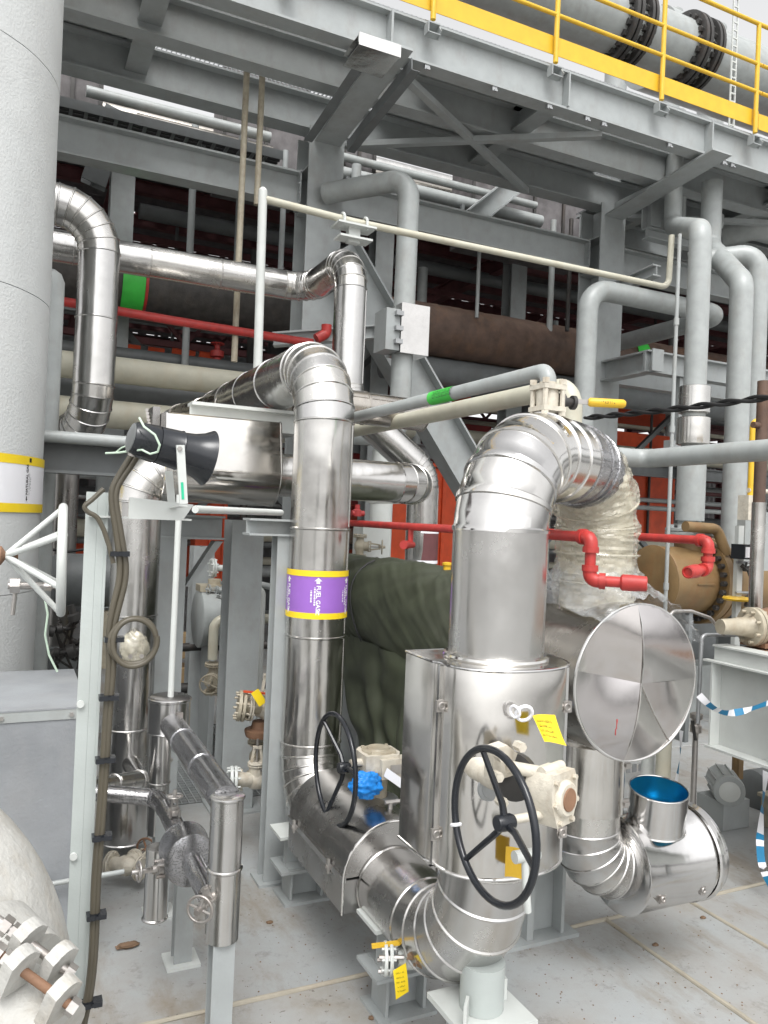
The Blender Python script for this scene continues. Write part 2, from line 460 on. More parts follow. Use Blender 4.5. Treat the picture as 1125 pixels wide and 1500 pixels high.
for a, b2 in (((-.6, 3.44), (7.4, 3.44)), ((3.1, .6), (3.1, 3.44)), ((3.73, .6), (3.73, 3.44)), ((-.6, .6), (-.6, 5.9)), ((-.6, .6), (7.4, .6)), ((7.4, .6), (7.4, 5.9)), ((3.73, 3.46), (3.73, 5.94))):
    p0, p1 = V((*a, .001)), V((*b2, .001)); d = p1-p0; m_ = max(2, int(d.length/.12))
    sd = V((-d.y, d.x, 0)).normalized()
    js.tube([p0.lerp(p1, k/m_)+sd*.004*nz(k*.7, a[0], 1.3) for k in range(m_+1)], [.013+.005*nz(k*.9, a[1], 7.7) for k in range(m_+1)], 8)
js.build('joint_sealant', 'joint', fl, smooth=40)
# pit with bar grating
struct(G().box((.95, 5.95, -.61), (2.2, 8.1, -.55)), 'pit_floor', 'pit_dark')
gt = thing('floor_grating', 'dark square mesh grating over the pit in the floor behind the thin wet pipes', 'grating', (1.55, 7, -.04))
g = G()
for k in range(23): g.box((.955+k*.055, 5.96, -.035), (.963+k*.055, 8.09, -.005))
for k in range(37): g.box((.951, 5.98+k*.058, -.033), (2.199, 5.988+k*.058, -.007))
g.build('grating_bars', 'grey_paint', gt, kind='stuff', smooth=0)
g = G().box((.952, 5.951, -.05), (2.198, 5.959, -.004)).box((.952, 8.091, -.05), (2.198, 8.099, -.004)); g.build('grating_frame', 'dark_steel', gt, smooth=0)

# ------------------------------------------------------------------ main steel platform
YF = 7.4
pl = thing('steel_platform', 'tall grey steel platform on H-section columns above the pipes', 'platform', (3.33, 9.4, 0))
def beam(name, p0, p1, h, bw, mat='grey_paint', root=None, up=(0, 0, 1), tf=.024, tw=.016):
    return G().ibeam(p0, p1, h, bw, tf, tw, up).build(name, mat, root or pl, smooth=0)
CX = (-1.24, 3.33, 7.9, 12.47, 17.04)
for x in CX:
    beam('column', (x, 9.42, 0), (x, 9.42, 7.02), .48, .46, up=(0, 1, 0))
    for z in (6.03, 6.52):
        for s in (-1, 1): G().box((x+s*.012 if s > 0 else x-.226, 9.21, z), (x+.226 if s > 0 else x-.012, 9.63, z+.016)).build('stiffener', 'grey_paint', pl, smooth=0)
beam('fascia_beam', (-6, YF+.1, 7.275), (20, YF+.1, 7.275), .45, .2)
beam('floor_beam', (-6, 8.4, 7.27), (20, 8.4, 7.27), .44, .22)
beam('floor_beam', (-6, 9.42, 7.25), (20, 9.42, 7.25), .44, .26)
beam('floor_beam', (8.4, 10.6, 7.25), (20, 10.6, 7.25), .4, .22)
for x in CX:     # cantilever brackets
    G().prism([(7.28, 7.05), (7.28, 7.03), (9.16, 6.86), (9.16, 7.045), (7.51, 7.045)], (x-.01, 0, 0), (0, 1, 0), (0, 0, 1), (.02, 0, 0)).build('bracket_web', 'grey_paint', pl, smooth=0)
    G().bar((x, 7.2, 7.015), (x, 9.17, 6.84), .34, .028).build('bracket_flange', 'grey_paint', pl, smooth=0)
    G().box((x-.012, 7.36, 7.051), (x+.012, 7.49, 7.474)).build('stiffener', 'grey_paint', pl, smooth=0)
for x in (-3.5, 1.05, 5.62, 10.2, 14.8):
    beam('cross_beam', (x, 7.52, 7.34), (x, 8.38, 7.34), .3, .24); beam('cross_beam', (x, 8.42, 7.34), (x, 9.4, 7.34), .3, .24)
    G().box((x-.01, 7.37, 7.076), (x+.01, 7.49, 7.474)).build('stiffener', 'grey_paint', pl, smooth=0)
for x in (9.1, 11.3):
    beam('cross_beam', (x, 9.44, 7.36), (x, 10.58, 7.36), .22, .16)
# bolted end plates where the tie beam meets the columns
for x in CX[:4]:
    for s in (-1, 1):
        xx = x+s*.262
        G().box((xx-.013 if s > 0 else xx-.0, 9.38, 6.07), (xx+.0 if s > 0 else xx+.013, 9.62, 6.53)).build('end_plate', 'grey_paint', pl, smooth=0)
        for z in (6.12, 6.24, 6.36, 6.48): G().hexbolt((xx+s*.0, 9.4, z), (s, 0, 0), .016, .02).build('bolt', 'galv', pl, smooth=0)
    for z in (7.0, 6.97):
        pass
# horizontal tie beam between the columns and its cross bracing
for a, b2 in ((-6, -1.49), (-.99, 3.08), (3.58, 7.65), (8.15, 12.2), (12.7, 16.8)):
    beam('tie_beam', (a, 9.5, 6.3), (b2, 9.5, 6.3), .42, .24)
beam('tie_beam', (8.15, 9.5, 4.6), (12.2, 9.5, 4.6), .36, .22)
for p0, p1 in (((3.6, 9.3, 6.93), (6.3, 7.6, 7.0)), ((3.7, 7.7, 7.0), (6.4, 9.3, 6.95)), ((8.2, 9.3, 6.95), (12, 7.7, 7.0))):
    G().bar(p0, p1, .09, .07).build('cross_brace', 'grey_paint', pl, smooth=0)
# diagonal strut
p0, p1 = at(520, 412, Y=9.0), at(712, 742, Y=9.0)
d = (p1-p0)
beam('diagonal_strut', p0-d*.12, p1+d*.6, .5, .32, up=(0, 0, 1), tf=.025)
# walkway gratings, built as bars so light falls through
def grating(x0, x1, y0, y1, z, step=.05, root=None, mat='galv', name='walkway_grating'):
    g = G(); k = x0
    while k < x1: g.box((k, y0, z), (k+.006, y1, z+.03)); k += step
    k = y0
    while k < y1: g.box((x0, k, z+.018), (x1, k+.006, z+.027)); k += .12
    return g.build(name, mat, root or pl, kind='stuff', smooth=0)
grating(-6, 17.5, 7.42, 9.6, 7.5, .055)
grating(8.4, 17.5, 9.61, 10.7, 7.48, .055)
# plate panels added over the grating to limit the light coming through
for x0, x1, y0, y1 in ((-6, 1.0, 8.45, 9.6), (4.1, 5.5, 7.55, 9.4), (5.75, 7.6, 8.5, 9.4), (8.1, 10.1, 7.6, 9.5), (10.4, 17, 7.5, 10.7), (8.4, 9.9, 9.65, 10.65)):
    G().box((x0, y0, 7.49), (x1, y1, 7.496)).build('shading_plate', 'grey_paint', pl, smooth=0)
# cable tray slung under the cantilever of the middle column
ct = thing('cable_tray', 'perforated cable tray running under the bracket of the middle column', 'cable tray', (3.33, 8.3, 6.7))
for s in (-1, 1):
    g = G(); x = 3.33+s*.235
    g.bar((x, 7.35, 6.97), (x, 9.1, 6.82), .012, .13).bar((x+s*.05, 7.35, 6.91), (x+s*.05, 9.1, 6.76), .1, .006)
    for k in range(26): g.hexbolt(V((x+s*.004, 7.42+k*.065, 6.967-k*.0055)), (s, 0, 0), .014, .006)
    g.build('tray_side', 'grey_dark', ct, smooth=0)
# long cable trays and odd dark steel under the back of the platform
for i, (y, z, x0, x1) in enumerate(((9.95, 6.86, -6, 3.0), (10.2, 6.72, 3.7, 7.6))):
    t = thing('cable_tray', 'long dark cable tray under the back of the platform, %s of the middle column' % ('left', 'right')[i], 'cable tray', ((x0+x1)/2, y, z))
    for s in (0, .4): G().box((x0, y+s, z), (x1, y+s+.012, z+.12)).build('tray_side', 'grey_dark', t, smooth=0)
    g = G(); x = x0+.1
    while x < x1-.1: g.box((x, y+.012, z+.01), (x+.04, y+.4, z+.03)); x += .17
    g.build('tray_rungs', 'grey_dark', t, kind='stuff', smooth=0)
    for k, (yy, r) in enumerate(((.08, .025), (.16, .03), (.25, .022), (.32, .03))): G().cyl((x0, y+yy, z+.06), (x1, y+yy, z+.06), r, n=8).build('cable', 'black_rubber', t)
    x = x0+.4
    while x < x1: G().bar((x, y+.2, z), (x, y+.2, 7.05), .05, .05, (0, 1, 0)).build('hanger', 'grey_dark', t, smooth=0); x += 1.9
q = at(160, 165, Y=10.6)
single(G().bar((q.x-.15, 10.6, 6.3), (q.x+.1, 10.6, 7.3), .02, .3, (1, 0, 0)).bar((q.x-.15, 10.75, 6.3), (q.x+.1, 10.75, 7.3), .02, .3, (1, 0, 0)).bar((q.x-.17, 10.67, 6.3), (q.x+.08, 10.67, 7.3), .14, .02, (1, 0, 0)), 'slanted_post', 'grey_dark', 'dark slanted steel post in the strip of white sky at the left', 'post', smooth=0)
q = at(286, 190, Y=11.0); single(G().cyl((q.x, 11, 4.2), (q.x, 11, 7.6), .05, n=12), 'thin_post', 'grey_paint', 'thin grey post crossing the strip of white sky', 'post')
lp = at(548, 96, Y=7.3)
g = G().box((lp.x-.23, 7.16, 6.87), (lp.x+.23, 7.19, 6.995)); g.box((lp.x-.225, 7.19, 6.985), (lp.x+.225, 7.6, 6.995)).box((lp.x-.225, 7.19, 6.875), (lp.x+.225, 7.6, 6.885))
single(g, 'light_fitting', 'clad_bright', 'shiny metal lamp box under the end of the platform bracket by the middle column', 'light fitting', smooth=0)
# bolted clamps / small fittings along the fascia underside
for x in (5.35, 5.9, 6.15, 7.2, 8.15, 8.3, 3.75, 4.6): G().box((x, YF+.01, 7.0), (x+.06, YF+.05, 7.05)).box((x+.01, YF-.02, 6.985), (x+.05, YF+.02, 7.002)).build('beam_clamp', 'galv', pl, smooth=0)
# yellow guard rail
gr = thing('guard_rail', 'yellow tubular handrail with toe board along the platform edge', 'handrail', (7, YF, 7.5))
G().box((-6, YF-.004, 7.62), (8.75, YF+.004, 7.835)).build('toe_board', 'yellow_paint', gr, smooth=0)
G().box((8.76, YF-.002, 7.6), (20, YF+.006, 7.81)).build('toe_board', 'yellow_paint', gr, smooth=0)
for x in (2.2, 3.79, 5.39, 7.0, 8.64, 10.2, 11.8, 13.4):
    G().cyl((x, YF-.05, 7.5), (x, YF-.05, 8.95), .03, n=12).build('post', 'yellow_paint', gr)
    g = G().box((x-.07, YF-.09, 7.44), (x+.07, YF+.0, 7.455)).box((x-.075, YF-.1, 7.33), (x-.065, YF, 7.44)).box((x-.06, YF-.1, 7.33), (x+.08, YF, 7.34))
    g.bar((x+.07, YF-.09, 7.33), (x+.075, YF, 7.44), .012, .1)
    g.build('post_bracket', 'grey_paint', gr, smooth=0)
for z in (8.05, 8.42): G().cyl((-6, YF-.05, z), (8.72, YF-.05, z), .024, n=12).build('rail', 'yellow_paint', gr)
G().cyl((-6, YF-.05, 8.95), (12, YF-.05, 8.95), .027, n=12).build('rail', 'yellow_paint', gr)
for z in (8.05, 8.42): G().cyl((8.74, YF-.05, z), (14, YF-.05, z), .024, n=12).build('rail', 'yellow_paint', gr)

# big pipes above the platform, beyond the rail
def P2(px, py, Y): return at(px, py, Y=Y)
ap = thing('flanged_pipe', 'very large grey pipe with dark bolted flanges above the yellow handrail', 'pipe', P2(950, 60, 10.5))
c = P2(960, 60, 10.5)
G().cyl((c.x-7, 10.5, c.z), (c.x+9, 10.5, c.z), .5, n=48).build('pipe_run', 'grey_pipe', ap)
for px in (900, 1000):
    q = P2(px, 62, 10.5); g = flange(G(), (q.x, 10.5, c.z), (1, 0, 0), .64, .07, 20, .03, 40); g.build('flange', 'dark_steel', ap)
    g = flange(G(), (q.x+.33, 10.5, c.z), (1, 0, 0), .62, .06, 20, .03, 40); g.build('flange', 'dark_steel', ap)
q = P2(1090, 60, 10.0)
pipe('wide_pipe', [(q.x-.9, 11.4, q.z+.35), (q.x+6, 11.4, q.z+.35)], .72, .5, 'grey_pipe', 'widest grey pipe at the upper right corner behind the ladder', group=None, n=48)
for px, yy, r in ((1045, 13.5, .3), (985, 13.5, .22), (905, 14, .25)):
    q = P2(px, 40, yy); pipe('riser_pipe', [(q.x, yy, 7.6), (q.x, yy, 14)], r, .3, 'grey_pipe', 'grey vertical pipe rising behind the big flanged pipe, %s' % {1045: 'the thick one nearest the ladder', 985: 'the thinnest', 905: 'the leftmost'}[px], group='risers behind the big flanged pipe')
q = P2(1075, 60, 8.2)
ld = thing('ladder', 'slim white vertical ladder above the platform at the upper right', 'ladder', (q.x, 8.2, 7.6))
for s in (-.04, .05): G().box((q.x+s, 8.19, 7.65), (q.x+s+.018, 8.21, 11)).build('stile', 'white_paint', ld, smooth=0)
for k in range(28): G().box((q.x-.02, 8.19, 7.75+k*.115), (q.x+.05, 8.205, 7.77+k*.115)).build('rung', 'white_paint', ld, smooth=0)

# ------------------------------------------------------------------ roofed pipe rack behind
rk = thing('pipe_rack', 'dark roofed steel rack in the shade behind the platform', 'pipe rack', (6, 16, 0))
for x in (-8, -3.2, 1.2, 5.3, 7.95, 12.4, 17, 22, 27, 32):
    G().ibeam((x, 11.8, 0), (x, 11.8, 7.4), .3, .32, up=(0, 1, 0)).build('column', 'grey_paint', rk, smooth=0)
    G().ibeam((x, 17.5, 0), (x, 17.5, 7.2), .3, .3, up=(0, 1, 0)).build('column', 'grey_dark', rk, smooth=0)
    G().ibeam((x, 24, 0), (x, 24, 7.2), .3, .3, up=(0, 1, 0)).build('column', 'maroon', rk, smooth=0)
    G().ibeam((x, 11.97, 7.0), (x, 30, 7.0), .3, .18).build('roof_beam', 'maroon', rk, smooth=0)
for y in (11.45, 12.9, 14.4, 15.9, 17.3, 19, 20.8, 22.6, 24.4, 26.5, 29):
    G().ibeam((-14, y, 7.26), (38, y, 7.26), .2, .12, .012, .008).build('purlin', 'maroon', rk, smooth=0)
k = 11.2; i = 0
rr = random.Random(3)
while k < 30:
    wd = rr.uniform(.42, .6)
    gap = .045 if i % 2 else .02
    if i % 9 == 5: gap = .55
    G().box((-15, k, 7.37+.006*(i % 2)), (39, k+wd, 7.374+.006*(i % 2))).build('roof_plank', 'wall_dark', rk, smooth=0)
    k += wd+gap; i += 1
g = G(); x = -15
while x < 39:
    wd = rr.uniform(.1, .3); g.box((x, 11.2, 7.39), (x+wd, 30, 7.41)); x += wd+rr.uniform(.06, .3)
g.build('sky_dot_battens', 'maroon', rk, kind='stuff', smooth=0)  # battens added to break the roof gaps into dots of sky light
# cross braces and splice plates of the rack
for x0_, x1_ in ((1.2, 5.3), (7.95, 12.4), (17, 22)):
    for s in (0, 1): G().bar((x0_, 11.95, 1.0 if s else 4.9), (x1_, 11.95, 4.9 if s else 1.0), .09, .09).build('cross_brace', 'grey_dark', rk, smooth=0)
# lattice girders under the roof
for y in (13.6, 18.2):
    g = G()
    for z in (5.0, 6.7): g.bar((-14, y, z), (38, y, z), .1, .1)
    for j in range(34): g.bar((-14+j*1.5, y, 5.03), (-14+(j+1)*1.5, y, 6.67), .06, .06) if j % 2 else g.bar((-14+j*1.5, y, 6.67), (-14+(j+1)*1.5, y, 5.03), .06, .06)
    g.build('lattice_girder', 'maroon', rk, smooth=0)
for y, z in ((12.1, 5.1), (12.1, 3.4), (15, 4.2), (17.2, 5.4), (17.2, 3.0)):
    G().ibeam((-12, y, z), (36, y, z), .24, .16).build('rack_beam', 'grey_dark' if y < 15 else 'maroon', rk, smooth=0)
# far wall of the hall, sheeted
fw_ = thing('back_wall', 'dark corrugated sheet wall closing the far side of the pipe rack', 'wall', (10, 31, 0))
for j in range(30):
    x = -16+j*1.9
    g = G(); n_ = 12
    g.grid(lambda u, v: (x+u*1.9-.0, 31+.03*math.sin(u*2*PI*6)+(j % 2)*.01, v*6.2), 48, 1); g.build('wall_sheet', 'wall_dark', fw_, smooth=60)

# dim pipes, conduits and trays filling the shade of the rack
qd = random.Random(21)
NM_C = {'grey_pipe': 'light grey', 'grey_dark': 'dark grey', 'cream_pipe': 'cream', 'maroon': 'maroon', 'grey_paint': 'mid grey', 'dark_steel': 'black'}
def NM_R(r): return 'very thin' if r < .04 else 'thin' if r < .055 else 'medium' if r < .08 else 'thick' if r < .12 else 'very thick'
for k in range(34):
    yy = 12.3+qd.random()*5.5; z = 1.2+5.4*((k*.618) % 1); r = qd.choice((.035, .05, .07, .1, .14))
    mt = qd.choice(('grey_pipe', 'grey_dark', 'grey_dark', 'cream_pipe', 'maroon', 'grey_paint'))
    single(G().cyl((-10, yy, z), (28, yy, z), r, n=12), 'rack_pipe', mt, '%s %s pipe running level deep in the shade of the rack' % (NM_R(r), NM_C[mt]), 'pipe', 'dim pipes deep in the rack')
for k in range(22):
    x = -4+k*1.05+qd.uniform(-.4, .4); yy = qd.uniform(11.6, 14.5); r = qd.choice((.03, .04, .06, .09))
    mt = qd.choice(('grey_paint', 'grey_dark', 'grey_pipe', 'dark_steel'))
    single(G().cyl((x, yy, 0), (x, yy, qd.uniform(5.5, 7.2)), r, n=12), 'rack_riser', mt, '%s %s upright pipe deep in the shade of the rack' % (NM_R(r), NM_C[mt]), 'pipe', 'dim uprights deep in the rack')
for i, (px0, px1, py0, py1, Y, lb) in enumerate(((325, 452, 120, 262, 10.9, 'added dark box blocking sky in the gap left of the middle column'), (500, 548, 225, 300, 10.9, 'added dark box blocking sky in the gap just right of the middle column'), (690, 868, 245, 350, 11.0, 'long added dark box blocking sky in the gap left of the second column'), (60, 150, 95, 180, 10.9, 'added dark box blocking sky in the gap beside the left vessel'))):  # dark boxes added to block the white sky in these gaps
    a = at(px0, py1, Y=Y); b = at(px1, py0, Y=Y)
    t = thing('sky_blocker', lb, 'sky blocker', ((a.x+b.x)/2, Y+.3, min(a.z, b.z)))
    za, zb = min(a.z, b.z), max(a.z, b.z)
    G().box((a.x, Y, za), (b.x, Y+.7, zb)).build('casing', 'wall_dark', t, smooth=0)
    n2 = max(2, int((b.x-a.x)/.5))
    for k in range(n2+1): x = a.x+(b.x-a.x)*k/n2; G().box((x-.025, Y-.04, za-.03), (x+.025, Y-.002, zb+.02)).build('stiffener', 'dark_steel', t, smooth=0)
for i, (px, py, Y, r, x0, x1, mt) in enumerate(((780, 300, 10.75, .06, 3.7, 7.6, 'grey_pipe'), (780, 322, 10.6, .1, 3.8, 7.6, 'grey_pipe'), (780, 283, 10.7, .04, 4.2, 7.6, 'cream_pipe'), (390, 200, 10.6, .07, .6, 3.0, 'grey_pipe'), (390, 225, 10.5, .11, 1.2, 3.0, 'clad_dim'), (390, 178, 10.6, .04, .4, 3.0, 'valve_beige'))):
    q = at(px, py, Y=Y)
    single(G().cyl((x0, Y, q.z), (x1, Y, q.z), r, n=16), 'rack_pipe', mt, '%s pipe in front of the added dark box %s of the middle column' % (('middle thin grey', 'lowest thick grey', 'upper thin cream', 'middle thin grey', 'lowest metal clad', 'upper thin beige')[i], 'right' if i < 3 else 'left'), 'pipe')
q0, q1 = at(690, 322, Y=10.3), at(764, 262, Y=10.3); single(G().ibeam(q0, q1, .3, .2, up=(0, 0, 1)), 'diagonal_beam', 'grey_paint', 'short slanted grey beam in the gap left of the second column', 'beam', smooth=0)
q0, q1 = at(700, 258, Y=9.9), at(752, 266, Y=9.9); single(G().cyl(q0, q1, .035, n=12).box((q0.x-.05, 9.85, q0.z+.04), (q1.x+.05, 9.95, q0.z+.1)), 'tube_lamp', 'white_paint', 'unlit white tube lamp under the back edge of the platform', 'lamp')
for i, (px, Y) in enumerate(((705, 10.5), (812, 10.6), (838, 10.4), (352, 10.4), (415, 10.5), (520, 10.4))):
    q = at(px, 300, Y=Y); single(G().cyl((q.x, Y, 5.4), (q.x, Y, 7.25), (.03, .05, .035, .06, .04, .07)[i], n=12), 'hanger_tube', ('grey_paint', 'grey_pipe', 'dark_steel', 'grey_dark', 'grey_paint', 'grey_pipe')[i], '%s upright tube in the gap behind the tie beam' % ('thin mid grey', 'light grey', 'thin black', 'thick dark grey', 'grey', 'thick pale grey')[i], 'tube')
# silver pipes lying on the rack roof, bright sky beyond
for i, (py, yy, r) in enumerate(((176, 12.8, .13), (188, 12.3, .15), (203, 11.7, .14))):
    q = P2(250, py, yy)
    t = thing('insulated_pipe', 'metal clad pipe lying on the rack roof under the white sky, %s' % ('rearmost', 'middle one', 'nearest')[i], 'pipe', (q.x, yy, q.z))
    clad_pipe(t, [(-10, yy, q.z), (24, yy, q.z)], r, .3, 'clad_dim', sheet=2.0, n=28)  # shade on these pipes is put into the darker metal colour
for i, (px, py, yy, r) in enumerate(((640, 290, 13.6, .17), (640, 268, 14.2, .2))):
    q = P2(px, py, yy)
    t = thing('insulated_pipe', 'metal clad pipe above the tie beam right of the middle column, %s of two' % ('lower', 'upper')[i], 'pipe', (q.x, yy, q.z))
    clad_pipe(t, [(q.x-1.5, yy, q.z), (q.x+16, yy, q.z)], r, .3, 'clad', sheet=2.0, n=24)

# ------------------------------------------------------------------ pipes inside the rack
q = P2(640, 485, 10.9)
bw = thing('wrapped_pipe', 'very thick dark pipe wrapped in brown and charcoal cloth along the rack', 'pipe', (q.x, 10.9, q.z))
qa = P2(560, 480, 10.9); qb = P2(190, 395, 10.9); qc = P2(920, 500, 10.9)
def wrapped(x0, x1, r, s):
    m_ = max(4, int((x1-x0)/.06)); rs = []
    for k in range(m_+1):
        x = x0+(x1-x0)*k/m_
        rs.append([(x, 10.9+math.cos(2*PI*j/40)*(r+.012*nz(x*9, math.cos(2*PI*j/40)*2, math.sin(2*PI*j/40)*2+s)), q.z+math.sin(2*PI*j/40)*(r+.012*nz(x*9, math.cos(2*PI*j/40)*2, math.sin(2*PI*j/40)*2+s))) for j in range(40)])
    return G().rings(rs)
wrapped(-6, qa.x, .4, 3).build('cloth_wrap', 'dark_wrap', bw); wrapped(qa.x+.002, 18, .405, 9).build('cloth_wrap', 'brown_wrap', bw)
for x in (qb.x, qc.x): G().cyl((x-.12, 10.9, q.z), (x+.16, 10.9, q.z), .425, n=40, caps=(False, False)).build('green_band', 'green_tape', bw)
G().cyl((qb.x+.165, 10.9, q.z), (qb.x+.2, 10.9, q.z), .425, n=40, caps=(False, False)).build('red_band', 'red_paint', bw)
def rackpipe(px, py, Y, r, mat, label, x0=-8, x1=None, grp=None):
    q = P2(px, py, Y); return pipe('rack_pipe', [(x0, Y, q.z), (x1 if x1 is not None else 20, Y, q.z)], r, .2, mat, label, group=grp)
rackpipe(240, 550, 9.9, .16, 'cream_pipe', 'upper cream pipe crossing the rack left of the loudspeaker', x1=P2(420, 560, 9.9).x)
rackpipe(240, 614, 9.9, .17, 'cream_pipe', 'lower cream pipe crossing just above the loudspeaker', x1=P2(420, 620, 9.9).x)
rackpipe(240, 583, 10.5, .2, 'grey_dark', 'dark grey duct between the two cream pipes left of centre', x1=P2(420, 590, 10.5).x)
rackpipe(100, 510, 11.2, .1, 'grey_dark', 'thin dark pipe above the cream pipes at the left of the rack', x1=P2(520, 540, 11.2).x)
rackpipe(300, 455, 11.6, .13, 'grey_dark', 'dark grey pipe just under the thick wrapped pipe')
rackpipe(760, 560, 11.0, .22, 'grey_dark', 'dark pipe below the brown wrapped pipe right of centre', x0=P2(560, 560, 11).x)
rackpipe(640, 395, 12.6, .12, 'grey_dark', 'dim pipe in the shade above the brown wrapped pipe', x0=P2(200, 400, 12.6).x)
rackpipe(1000, 560, 12, .2, 'dark_wrap', 'dark wrapped pipe right of the second column', x0=P2(900, 560, 12).x)
q = P2(250, 474, 8.65)
pipe('fire_main', [at(60, 436, Y=8.65), at(250, 469, Y=8.65), at(428, 498, Y=8.65), at(428, 498, Y=8.65)+V((.25, .0, 0))], .047, .1, 'red_paint', 'long thin red pipe crossing behind the shiny elbow on the left')
q = at(478, 486, Y=8.6); pipe('red_stub', [q+V((-.12, 0, -.1)), q+V((.0, 0, -.02)), q+V((.0, 0, .08))], .06, .06, 'red_paint', 'short red pipe bend beside the middle column')
# orange machinery and panels deep in the rack
def panelbox(px0, py0, px1, py1, Y, dep, mat, name, label, cat, ribs=3, group=None):
    a = at(px0, py1, Y=Y); b = at(px1, py0, Y=Y)
    t = thing(name, label, cat, ((a.x+b.x)/2, Y+dep/2, min(a.z, b.z)), group)
    G().box((a.x, Y, a.z), (b.x, Y+dep, b.z)).build('housing', mat, t, smooth=0)
    for k in range(ribs+1):
        x = a.x+(b.x-a.x)*k/ribs
        G().box((x-.03, Y-.05, a.z-.02), (x+.03, Y-.002, b.z+.02)).build('rib', mat, t, smooth=0)
    G().box((a.x-.05, Y-.07, b.z+.022), (b.x+.05, Y+dep, b.z+.08)).build('top_rail', mat, t, smooth=0)
    return t
panelbox(560, 690, 690, 850, 11.6, 1.5, 'orange_panel', 'orange_machine', 'big orange red machine housing behind the capped shiny pipe and diagonal strut', 'machine', 3)
panelbox(285, 735, 330, 850, 12.2, 1.2, 'orange_panel', 'orange_machine', 'orange red housing seen between the grey support columns on the left', 'machine', 2)
panelbox(100, 782, 150, 842, 13, 1.2, 'orange_panel', 'orange_machine', 'small orange red box beside the white wheel at the left', 'machine', 1)
panelbox(225, 760, 262, 960, 13.5, 1.5, 'red_dull', 'red_machine', 'dull red cabinet in the shade behind the left shiny riser', 'machine', 1)
panelbox(880, 700, 985, 800, 13, 1.2, 'orange_panel', 'orange_machine', 'orange red housing behind the second column at the right', 'machine', 3)
panelbox(690, 800, 700, 850, 12.5, 1.0, 'red_dull', 'red_machine', 'narrow dark red box beside the big orange housing', 'machine', 1)
ort = thing('orange_tray', 'row of orange panels under a dark rail above the cream pipes', 'panel row', at(240, 530, Y=11.7))
for px0, px1 in ((170, 205), (215, 240), (250, 285), (290, 320)):
    a = at(px0, 534+(px0-170)*.06, Y=11.75); b = at(px1, 506+(px0-170)*.1, Y=11.75)
    G().obox(((a.x+b.x)/2, 11.75, (a.z+b.z)/2), ((1, 0, 0), (0, 1, .6), (0, -.6, 1)), (abs(b.x-a.x)/2, .02, abs(b.z-a.z)/2)).build('panel', 'orange_panel', ort, smooth=0)
a = at(160, 545, Y=11.6); b = at(330, 562, Y=11.6); G().bar((a.x, 11.6, a.z-.05), (b.x, 11.6, a.z-.05), .08, .12).build('rail', 'dark_steel', ort, smooth=0)
for i, (px0, py0, px1, py1, Y) in enumerate(((880, 600, 975, 612, 14), (880, 640, 985, 660, 13.2), (640, 572, 690, 580, 14), (640, 625, 720, 632, 14.5), (525, 640, 600, 690, 13), (525, 700, 560, 740, 12.6), (640, 655, 690, 680, 12.8))):
    a = at(px0, py1, Y=Y); b = at(px1, py0, Y=Y)
    mt = 'orange_panel' if i in (0, 1, 2) else 'red_dull'
    g = G().box((a.x, Y, a.z), (b.x, Y+.3, b.z)).bar((a.x-.3, Y-.05, a.z-.06), (b.x+.3, Y-.05, a.z-.06), .06, .09)
    single(g, 'shaded_beam', mt, '%s steel piece deep in the shade of the rack' % ('orange' if i < 3 else 'dark red'), 'beam', 'coloured steel deep in the rack', 0)
hy = at(317, 540, Y=11.3)
ht = thing('red_hydrant', 'small red hydrant valve standing beside the upper cream pipe', 'hydrant', hy-V((0, 0, .3)))
G().lathe(hy-V((0, 0, .25)), (0, 0, 1), [(0, .07), (.1, .07), (.11, .1), (.15, .1), (.16, .06), (.4, .06), (.42, .1), (.5, .1), (.52, .04), (.62, .04)], 16).build('body', 'red_paint', ht)
G().torus(hy+V((0, 0, .36)), (0, 0, 1), .09, .012, 20, 6).build('wheel', 'red_paint', ht)

# right side brackets on the second column
bk = thing('pipe_bracket', 'grey welded I-beam bracket with hanging frame beside the second column', 'bracket', at(962, 530, Y=8.3))
xk = at(890, 527, Y=9.15).x; cor = at(958, 512, X=xk)
beam('arm', (xk, 9.17, cor.z-.16), (xk, cor.y+.2, cor.z-.16), .3, .2, root=bk); beam('arm', (xk-.1, cor.y+.09, cor.z-.16), (xk+3.2, cor.y+.09, cor.z-.16), .3, .18, root=bk)
beam('cap_plate', (xk-.004, cor.y-.01, cor.z-.31), (xk-.004, cor.y-.01, cor.z-.01), .16, .2, root=bk, up=(0, 1, 0))
for dx in (.55, 1.9): G().box((xk+dx, cor.y+.05, cor.z-1.2), (xk+dx+.16, cor.y+.15, cor.z-.312)).build('hanger', 'grey_paint', bk, smooth=0)
G().box((xk+.4, cor.y+.04, cor.z-1.32), (xk+2.2, cor.y+.16, cor.z-1.21)).build('cross_bar', 'grey_paint', bk, smooth=0)
q0 = at(885, 440, Y=9.15); 
single(G().ibeam((q0.x-.1, 9.17, q0.z+.05), (q0.x-.1, 8.0, q0.z+.12), .16, .14), 'pipe_support', 'grey_paint', 'short grey bracket arm under the thin cream line at the second column', 'bracket', smooth=0)
q0 = at(955, 300, Y=8.9); single(G().ibeam((q0.x, 8.9, 7.03), (q0.x, 8.9, q0.z-.35), .2, .2, up=(0, 1, 0)).ibeam((q0.x-.1, 8.9, q0.z-.44), (q0.x+1.8, 8.9, q0.z-.44), .16, .14), 'pipe_gantry', 'grey_paint', 'grey hanging frame under the platform right of the second column', 'frame', smooth=0)
q0 = at(540, 318, Y=8.3); hb = at(575, 492, Y=8.45)
single(G().ibeam((hb.x-1.3, 9.0, hb.z-.12), (hb.x, 8.4, hb.z+.05), .16, .14), 'pipe_support', 'grey_paint', 'grey bracket arm reaching to the shiny clamp box on the middle grey pipe', 'bracket', smooth=0)

